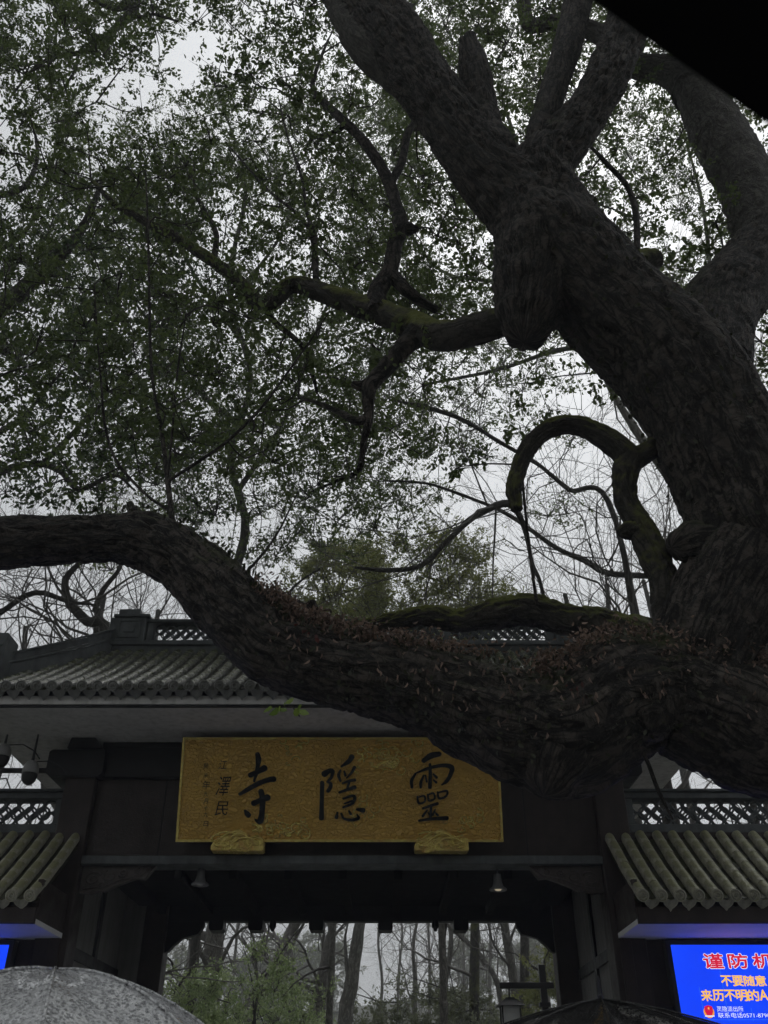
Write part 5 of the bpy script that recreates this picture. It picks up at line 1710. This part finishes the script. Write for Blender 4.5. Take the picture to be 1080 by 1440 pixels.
# ------------------------------------------------------------------ the wood seen through the gateway
WT = 'trees seen through the gateway'
for k, (tr, nm, bm_, sd_) in enumerate((
    ([('w', -4.55, 22, 0, 0.34), (292, 1440, 22, 30), (298, 1380, 22, 28), (303, 1310, 22, 26), (318, 1240, 22, 22), (335, 1150, 22, 16), (330, 1000, 22, 8)], 'stout dark trunk among the shrubs at the left of the gateway', 'wood_bark', 501),
    ([('w', -3.9, 26, 0, 0.3), (350, 1440, 26, 24), (375, 1385, 26, 22), (396, 1342, 26, 19), (416, 1296, 26, 15), (440, 1240, 26, 10), (450, 1150, 26, 6)], 'leaning trunk seen through the gateway above the green shrub', 'wood_bark', 502),
    ([('w', -1.9, 24, 0, 0.32), (444, 1440, 24, 26), (452, 1390, 24, 20), (460, 1340, 24, 15), (470, 1290, 24, 10), (480, 1200, 24, 6)], 'brown forked trunk left of the centre of the gateway', 'wood_bark', 503),
    ([('w', -1.2, 23, 0, 0.24), (485, 1440, 23, 22), (493, 1390, 23, 20), (500, 1340, 23, 18), (507, 1290, 23, 15), (515, 1200, 23, 10), (520, 1080, 23, 5)], 'smooth pale trunk near the centre of the gateway', 'pale_bark', 504),
    ([('w', 1.1, 32, 0, 0.14), (583, 1440, 32, 8), (584, 1380, 32, 7), (581, 1330, 32, 5), (590, 1280, 32, 3)], 'thin straight bare tree in the middle of the gateway', 'wood_bark', 505),
    ([('w', 1.9, 28, 0, 0.16), (628, 1440, 28, 8), (625, 1390, 28, 9), (633, 1340, 28, 7), (636, 1290, 28, 5)], 'slender bare tree right of the middle of the gateway', 'wood_bark', 506),
    ([('w', 2.5, 25, 0, 0.2), (668, 1440, 25, 15), (667, 1380, 25, 15), (668, 1310, 25, 13), (670, 1200, 25, 9), (660, 1080, 25, 5)], 'straight mossy trunk behind the hanging lantern', 'mossy_bark', 507),
    ([('w', 3.8, 24, 0, 0.2), (730, 1440, 24, 15), (724, 1390, 24, 14), (717, 1345, 24, 13), (708, 1290, 24, 12), (700, 1200, 24, 8), (705, 1100, 24, 4)], 'grey trunk just right of the lantern post', 'wood_bark', 508),
    ([('w', 3.4, 27, 0, 0.16), (705, 1410, 27, 8), (678, 1348, 27, 8), (650, 1318, 27, 7), (625, 1295, 27, 6), (590, 1240, 27, 4)], 'slanting dark branch tree crossing behind the lantern', 'wood_bark', 509))):
    tr = [(q[0], q[1], q[2] * 1.4, q[3]) for q in tr[1:]]
    f0 = at(tr[0][0], 1440, tr[0][2])
    tr = [('w', f0.x, tr[0][2], 0.0, tr[0][3] * 0.55 * ppm(tr[0][0], 1440, tr[0][2]))] + tr
    b = tr[0]
    bare_tree(nm, (b[1], b[2], 0), 9, 0.2, sd_, traced=tr, bm=bm_, tm='grey_twig', group=WT, side=11, maxl=4 if k in (4, 5, 7, 8) else 3, kids=(3, 4), leafy=2 if k in (5, 6, 7) else 0)
ORDI = 'first second third fourth fifth sixth seventh eighth ninth tenth'.split()
for k, (px, Y, h, r, sd_) in enumerate(((262, 58, 12, 0.16, 521), (330, 64, 13, 0.16, 522), (410, 56, 11, 0.15, 523), (535, 62, 12, 0.14, 524), (560, 80, 14, 0.16, 525), (605, 60, 11, 0.14, 526), (650, 78, 14, 0.16, 527), (690, 58, 12, 0.15, 528), (745, 75, 14, 0.16, 529), (772, 54, 11, 0.14, 530))):
    x = (px - 540) / F * Y * 0.9
    bare_tree('misty bare tree in the wood beyond the gateway, ' + ORDI[k] + ' from its left side', (x, Y, float(ground_z(x, Y))), h, r, sd_, group='misty bare trees beyond the gateway', side=10, maxl=3, kids=(3, 4), leafy=1 if k % 2 else 0, bm='wood_bark')
SG = 'evergreen shrubs beyond the gateway'
for k, (px, py, Y, rx, sd_, nm, lm) in enumerate((
        (248, 1395, 23, 1.4, 601, 'pale green bushy shrub at the left edge of the gateway', 'shrub_leaf'),
        (365, 1400, 26, 1.8, 602, 'bright green bushy shrub beside the stout dark trunk', 'shrub_leaf'),
        (400, 1425, 29, 1.6, 603, 'green shrub behind the brown forked trunk', 'shrub_leaf'),
        (770, 1390, 26, 1.4, 604, 'olive shrub at the right edge of the gateway behind the lantern post', 'olive_leaf'),
        (560, 1440, 38, 2.4, 605, 'hazy shrub at the foot of the thin straight tree', 'far_leaf'),
        (650, 1435, 36, 2.4, 606, 'hazy shrub behind the mossy trunk', 'far_leaf'))):
    c = at(px, py, Y)
    round_tree(nm, (c.x, Y, 0), c.z + rx * 0.4, rx, 1.25 + rx * 0.45, c.z - 0.85, 95, 0.085 if Y < 30 else 0.13, MATS[lm], MATS['grey_bark'], sd_, group=SG, nm='evergreen_shrub', trunk_r=0.08, n_tw=15, per=12, shell=0.3)
# far evergreen wood on the hill: three crowns copied about
protos = []
for k in range(3):
    protos.append(round_tree('hazy evergreen tree on the wooded slope beyond the gateway', (0, 0, 0), 9, 3.2, 3.4, 5.8, 75, 0.20, MATS['far_leaf'], MATS['grey_bark'], 700 + k, group='hazy evergreens on the slope', n_tw=14, per=11))
used = []
fr = np.random.default_rng(31)
spots = [(x, y) for y in (120, 190) for x in (np.array([-0.235, -0.19, -0.145, -0.10, -0.06, 0.10, 0.15, 0.19]) * y * 0.92)]
for k, (x, y) in enumerate(spots):
    x += fr.normal() * 1.5; y += fr.normal() * 2
    o = protos[len(used)] if len(used) < 3 else copy_tree(protos[k % 3])
    used.append(o)
    o['label'] = 'hazy evergreen tree on the slope beyond the gateway, ' + ORDI[k % 8] + ' from left in the ' + ('nearer' if k < 8 else 'farther') + ' row'
    o.location = (x, y, float(ground_z(x, y)) - 0.3)
    s_ = fr.uniform(1.1, 1.7)
    o.scale = (s_, s_, s_ * fr.uniform(0.85, 1.15))
    o.rotation_euler = (0, 0, fr.uniform(0, 6.28))


# ------------------------------------------------------------------ lantern post beyond the gate
LP = at(765, 1400, 19)
lp = empty('lantern_post', (LP.x, 19, 0), 'black lantern post with a cross arm beyond the gateway', 'lantern')
zt = at(765, 1357, 19).z
zarm = at(740, 1386, 19).z
MB().box(LP.x - 0.06, LP.x + 0.06, 18.94, 19.06, 0, zt).build('post', MATS['black_metal'], lp, bevel=0.008)
MB().box(LP.x - 0.1, LP.x + 0.1, 18.9, 19.1, zarm - 0.36, zarm - 0.28).build('post_collar', MATS['black_metal'], lp, bevel=0.008)
xl, xr = at(702, 1386, 19).x, at(778, 1386, 19).x
MB().box(xl, xr, 18.93, 19.07, zarm - 0.05, zarm + 0.05).build('cross_arm', MATS['black_metal'], lp, bevel=0.006)
lx = at(717, 1410, 19).x
zl = at(717, 1403, 19).z
ln_ = MB().add([(lx + dx * 0.25, 19 + dy * 0.25, zl - 0.14) for dx, dy in ((-1, -1), (1, -1), (1, 1), (-1, 1))] + [(lx + dx * 0.07, 19 + dy * 0.07, zl) for dx, dy in ((-1, -1), (1, -1), (1, 1), (-1, 1))], [(3, 2, 1, 0), (4, 5, 6, 7), (0, 1, 5, 4), (1, 2, 6, 5), (2, 3, 7, 6), (3, 0, 4, 7)]).build('lantern_roof', MATS['black_metal'], lp)
MB().box(lx - 0.015, lx + 0.015, 18.985, 19.015, zl, zarm - 0.05).build('hanger', MATS['black_metal'], lp)
mat('frosted_glass', (0.62, 0.63, 0.62), 0.35)
MB().box(lx - 0.15, lx + 0.15, 18.85, 19.15, zl - 0.62, zl - 0.142).build('lantern_glass', MATS['frosted_glass'], lp)
for dx, dy in ((-1, -1), (1, -1), (1, 1), (-1, 1)):
    a = (lx + dx * 0.165, 19 + dy * 0.165)
    MB().box(a[0] - 0.014, a[0] + 0.014, a[1] - 0.014, a[1] + 0.014, zl - 0.64, zl - 0.141).build('lantern_bar', MATS['black_metal'], lp)
MB().box(lx - 0.19, lx + 0.19, 18.81, 19.19, zl - 0.68, zl - 0.642).build('lantern_base', MATS['black_metal'], lp)

# ------------------------------------------------------------------ umbrellas
def wet_fabric(name, base, drop, rough, bright, coat=0.7):
    m = bpy.data.materials.new(name); m.use_nodes = True
    n, l = m.node_tree.nodes, m.node_tree.links
    b = n['Principled BSDF']
    tc = n.new('ShaderNodeTexCoord')
    nz = n.new('ShaderNodeTexNoise'); nz.inputs['Scale'].default_value = 120; nz.inputs['Detail'].default_value = 9; nz.inputs['Roughness'].default_value = 0.8
    l.new(tc.outputs['Object'], nz.inputs['Vector'])
    mr = n.new('ShaderNodeMapRange'); mr.inputs[1].default_value = 0.38; mr.inputs[2].default_value = 0.68
    l.new(nz.outputs[0], mr.inputs[0])
    mx = n.new('ShaderNodeMix'); mx.data_type = 'RGBA'; mx.inputs[6].default_value = (*base, 1); mx.inputs[7].default_value = (*bright, 1)
    l.new(mr.outputs[0], mx.inputs[0]); l.new(mx.outputs[2], b.inputs['Base Color'])
    b.inputs['Roughness'].default_value = rough
    b.inputs['Coat Weight'].default_value = coat; b.inputs['Coat Roughness'].default_value = 0.08
    vo = n.new('ShaderNodeTexVoronoi'); vo.inputs['Scale'].default_value = drop
    l.new(tc.outputs['Object'], vo.inputs['Vector'])
    v2 = n.new('ShaderNodeTexVoronoi'); v2.inputs['Scale'].default_value = drop * 2.7
    l.new(tc.outputs['Object'], v2.inputs['Vector'])
    dr = n.new('ShaderNodeMapRange'); dr.inputs[1].default_value = 0.45; dr.inputs[2].default_value = 0.0
    l.new(vo.outputs['Distance'], dr.inputs[0])
    d2 = n.new('ShaderNodeMapRange'); d2.inputs[1].default_value = 0.4; d2.inputs[2].default_value = 0.0; d2.inputs[4].default_value = 0.4
    l.new(v2.outputs['Distance'], d2.inputs[0])
    ad = n.new('ShaderNodeMath'); ad.operation = 'ADD'; l.new(dr.outputs[0], ad.inputs[0]); l.new(d2.outputs[0], ad.inputs[1])
    bp = n.new('ShaderNodeBump'); bp.inputs['Strength'].default_value = 0.9; bp.inputs['Distance'].default_value = 0.03
    l.new(ad.outputs[0], bp.inputs['Height']); l.new(bp.outputs[0], b.inputs['Normal']); l.new(bp.outputs[0], b.inputs['Coat Normal'])
    MATS[name] = m
    return m


wet_fabric('wet_grey_fabric', (0.50, 0.505, 0.52), 95, 0.10, (0.97, 0.97, 0.98), 1.0)
wet_fabric('wet_black_fabric', (0.003, 0.003, 0.0035), 75, 0.22, (0.012, 0.012, 0.013), 0.6)
mat('black_fabric', (0.006, 0.006, 0.007), 0.9, spec=0.1)


def umbrella(label, apex, rad, rise, fab, ribs=8, spin=0.0, spike=0.06, shaft=0.95, pw=1.7, tilt=(0, 0), dip=0.012):
    u = empty('umbrella', apex, label, 'umbrella', 'umbrellas held by the crowd')
    ax = Vector(apex)
    n = ribs * 8
    rows = 14
    vs, fs = [], []
    def surf(t, a):
        seg = math.pi * 2 / ribs
        q = ((a - spin) % seg) / seg
        sag = 4 * q * (1 - q)
        rr = rad * t * (1 - 0.075 * sag * t)
        z = -rise * t ** pw - dip * sag * min(1.0, t * 2.5)
        return Vector((rr * math.cos(a), rr * math.sin(a), z))
    for j in range(rows + 1):
        for i in range(n):
            vs.append(ax + surf(max(0.004, j / rows), 2 * math.pi * i / n))
    for j in range(rows):
        for i in range(n):
            fs.append((j * n + i, (j + 1) * n + i, (j + 1) * n + (i + 1) % n, j * n + (i + 1) % n))
    cn = MB().add(vs, fs).build('canopy', fab, u, smooth=True)
    sf = cn.modifiers.new('cloth', 'SOLIDIFY'); sf.thickness = 0.0015
    for k in range(ribs):
        a = spin + 2 * math.pi * k / ribs
        q = [ax + surf(t, a) + Vector((0, 0, -0.006)) for t in np.linspace(0.03, 1, 8)]
        rb = MB().tube(q, 0.0028, 5).build('rib', MATS['black_metal'], u)
        sq = [ax + surf(t, a) + Vector((0, 0, 0.002)) for t in np.linspace(0.02, 1, 12)]
        MB().tube(sq, 0.0035, 6).build('seam', fab, u, smooth=True)
        mid = ax + surf(0.5, a) + Vector((0, 0, -0.008))
        MB().tube([mid, ax + Vector((0.012 * math.cos(a), 0.012 * math.sin(a), -rise - 0.16))], 0.002, 4).build('stretcher', MATS['black_metal'], rb)
    MB().tube([ax + Vector((0, 0, -0.01)), ax + Vector((0, 0, -shaft + 0.1))], 0.006, 8).build('shaft', MATS['grey_metal'], u)
    MB().tube([ax + Vector((0, 0, -shaft + 0.12)), ax + Vector((0, 0, -shaft)), ax + Vector((0.02, 0, -shaft - 0.04)), ax + Vector((0.05, 0, -shaft - 0.04)), ax + Vector((0.065, 0, -shaft))], 0.012, 8).build('handle', MATS['black_metal'], u, smooth=True)
    if spike > 0.01:
        MB().lathe([(0.012, -0.004), (0.012, 0.015), (0.006, 0.02), (0.005, spike * 0.9), (0.002, spike)], ax, 10).build('ferrule', MATS['black_metal'], u)
    u.rotation_euler = (tilt[0], tilt[1], 0)
    return u


umbrella('wet grey umbrella dome at the lower left corner', tuple(at(78, 1364, 2.5)), 0.64, 0.34, MATS['wet_grey_fabric'], spin=0.3, spike=0.0021, pw=2.1, dip=0.025)
umbrella('wet black umbrella with a spike in front of the gateway', tuple(at(845, 1406, 4.3)), 0.60, 0.15, MATS['wet_black_fabric'], spin=0.15, spike=0.09, pw=1.35, dip=0.045, ribs=10)
umbrella('dry black umbrella edge overhead in the upper right corner', (0.3885, -0.1895, 2.17), 0.52, 0.19, MATS['black_fabric'], spin=R(121.0 - 22.5), spike=0.05, pw=1.8)

# ------------------------------------------------------------------ misty air
hz = MB().box(-160, 160, -60, 300, -3, 48).build('haze', None)
hm = bpy.data.materials.new('mist'); hm.use_nodes = True
n, l = hm.node_tree.nodes, hm.node_tree.links
n.clear()
pvn = n.new('ShaderNodeVolumePrincipled'); o = n.new('ShaderNodeOutputMaterial')
pvn.inputs['Color'].default_value = (0.92, 0.94, 0.95, 1)
pvn.inputs['Density'].default_value = 0.0027
pvn.inputs['Anisotropy'].default_value = 0.0
pvn.inputs['Density Attribute'].default_value = ''
hm.cycles.homogeneous_volume = True
l.new(pvn.outputs[0], o.inputs['Volume'])
hz.data.materials.append(hm)
tag(hz, 'thin grey winter mist filling the air', 'mist', kind='stuff')
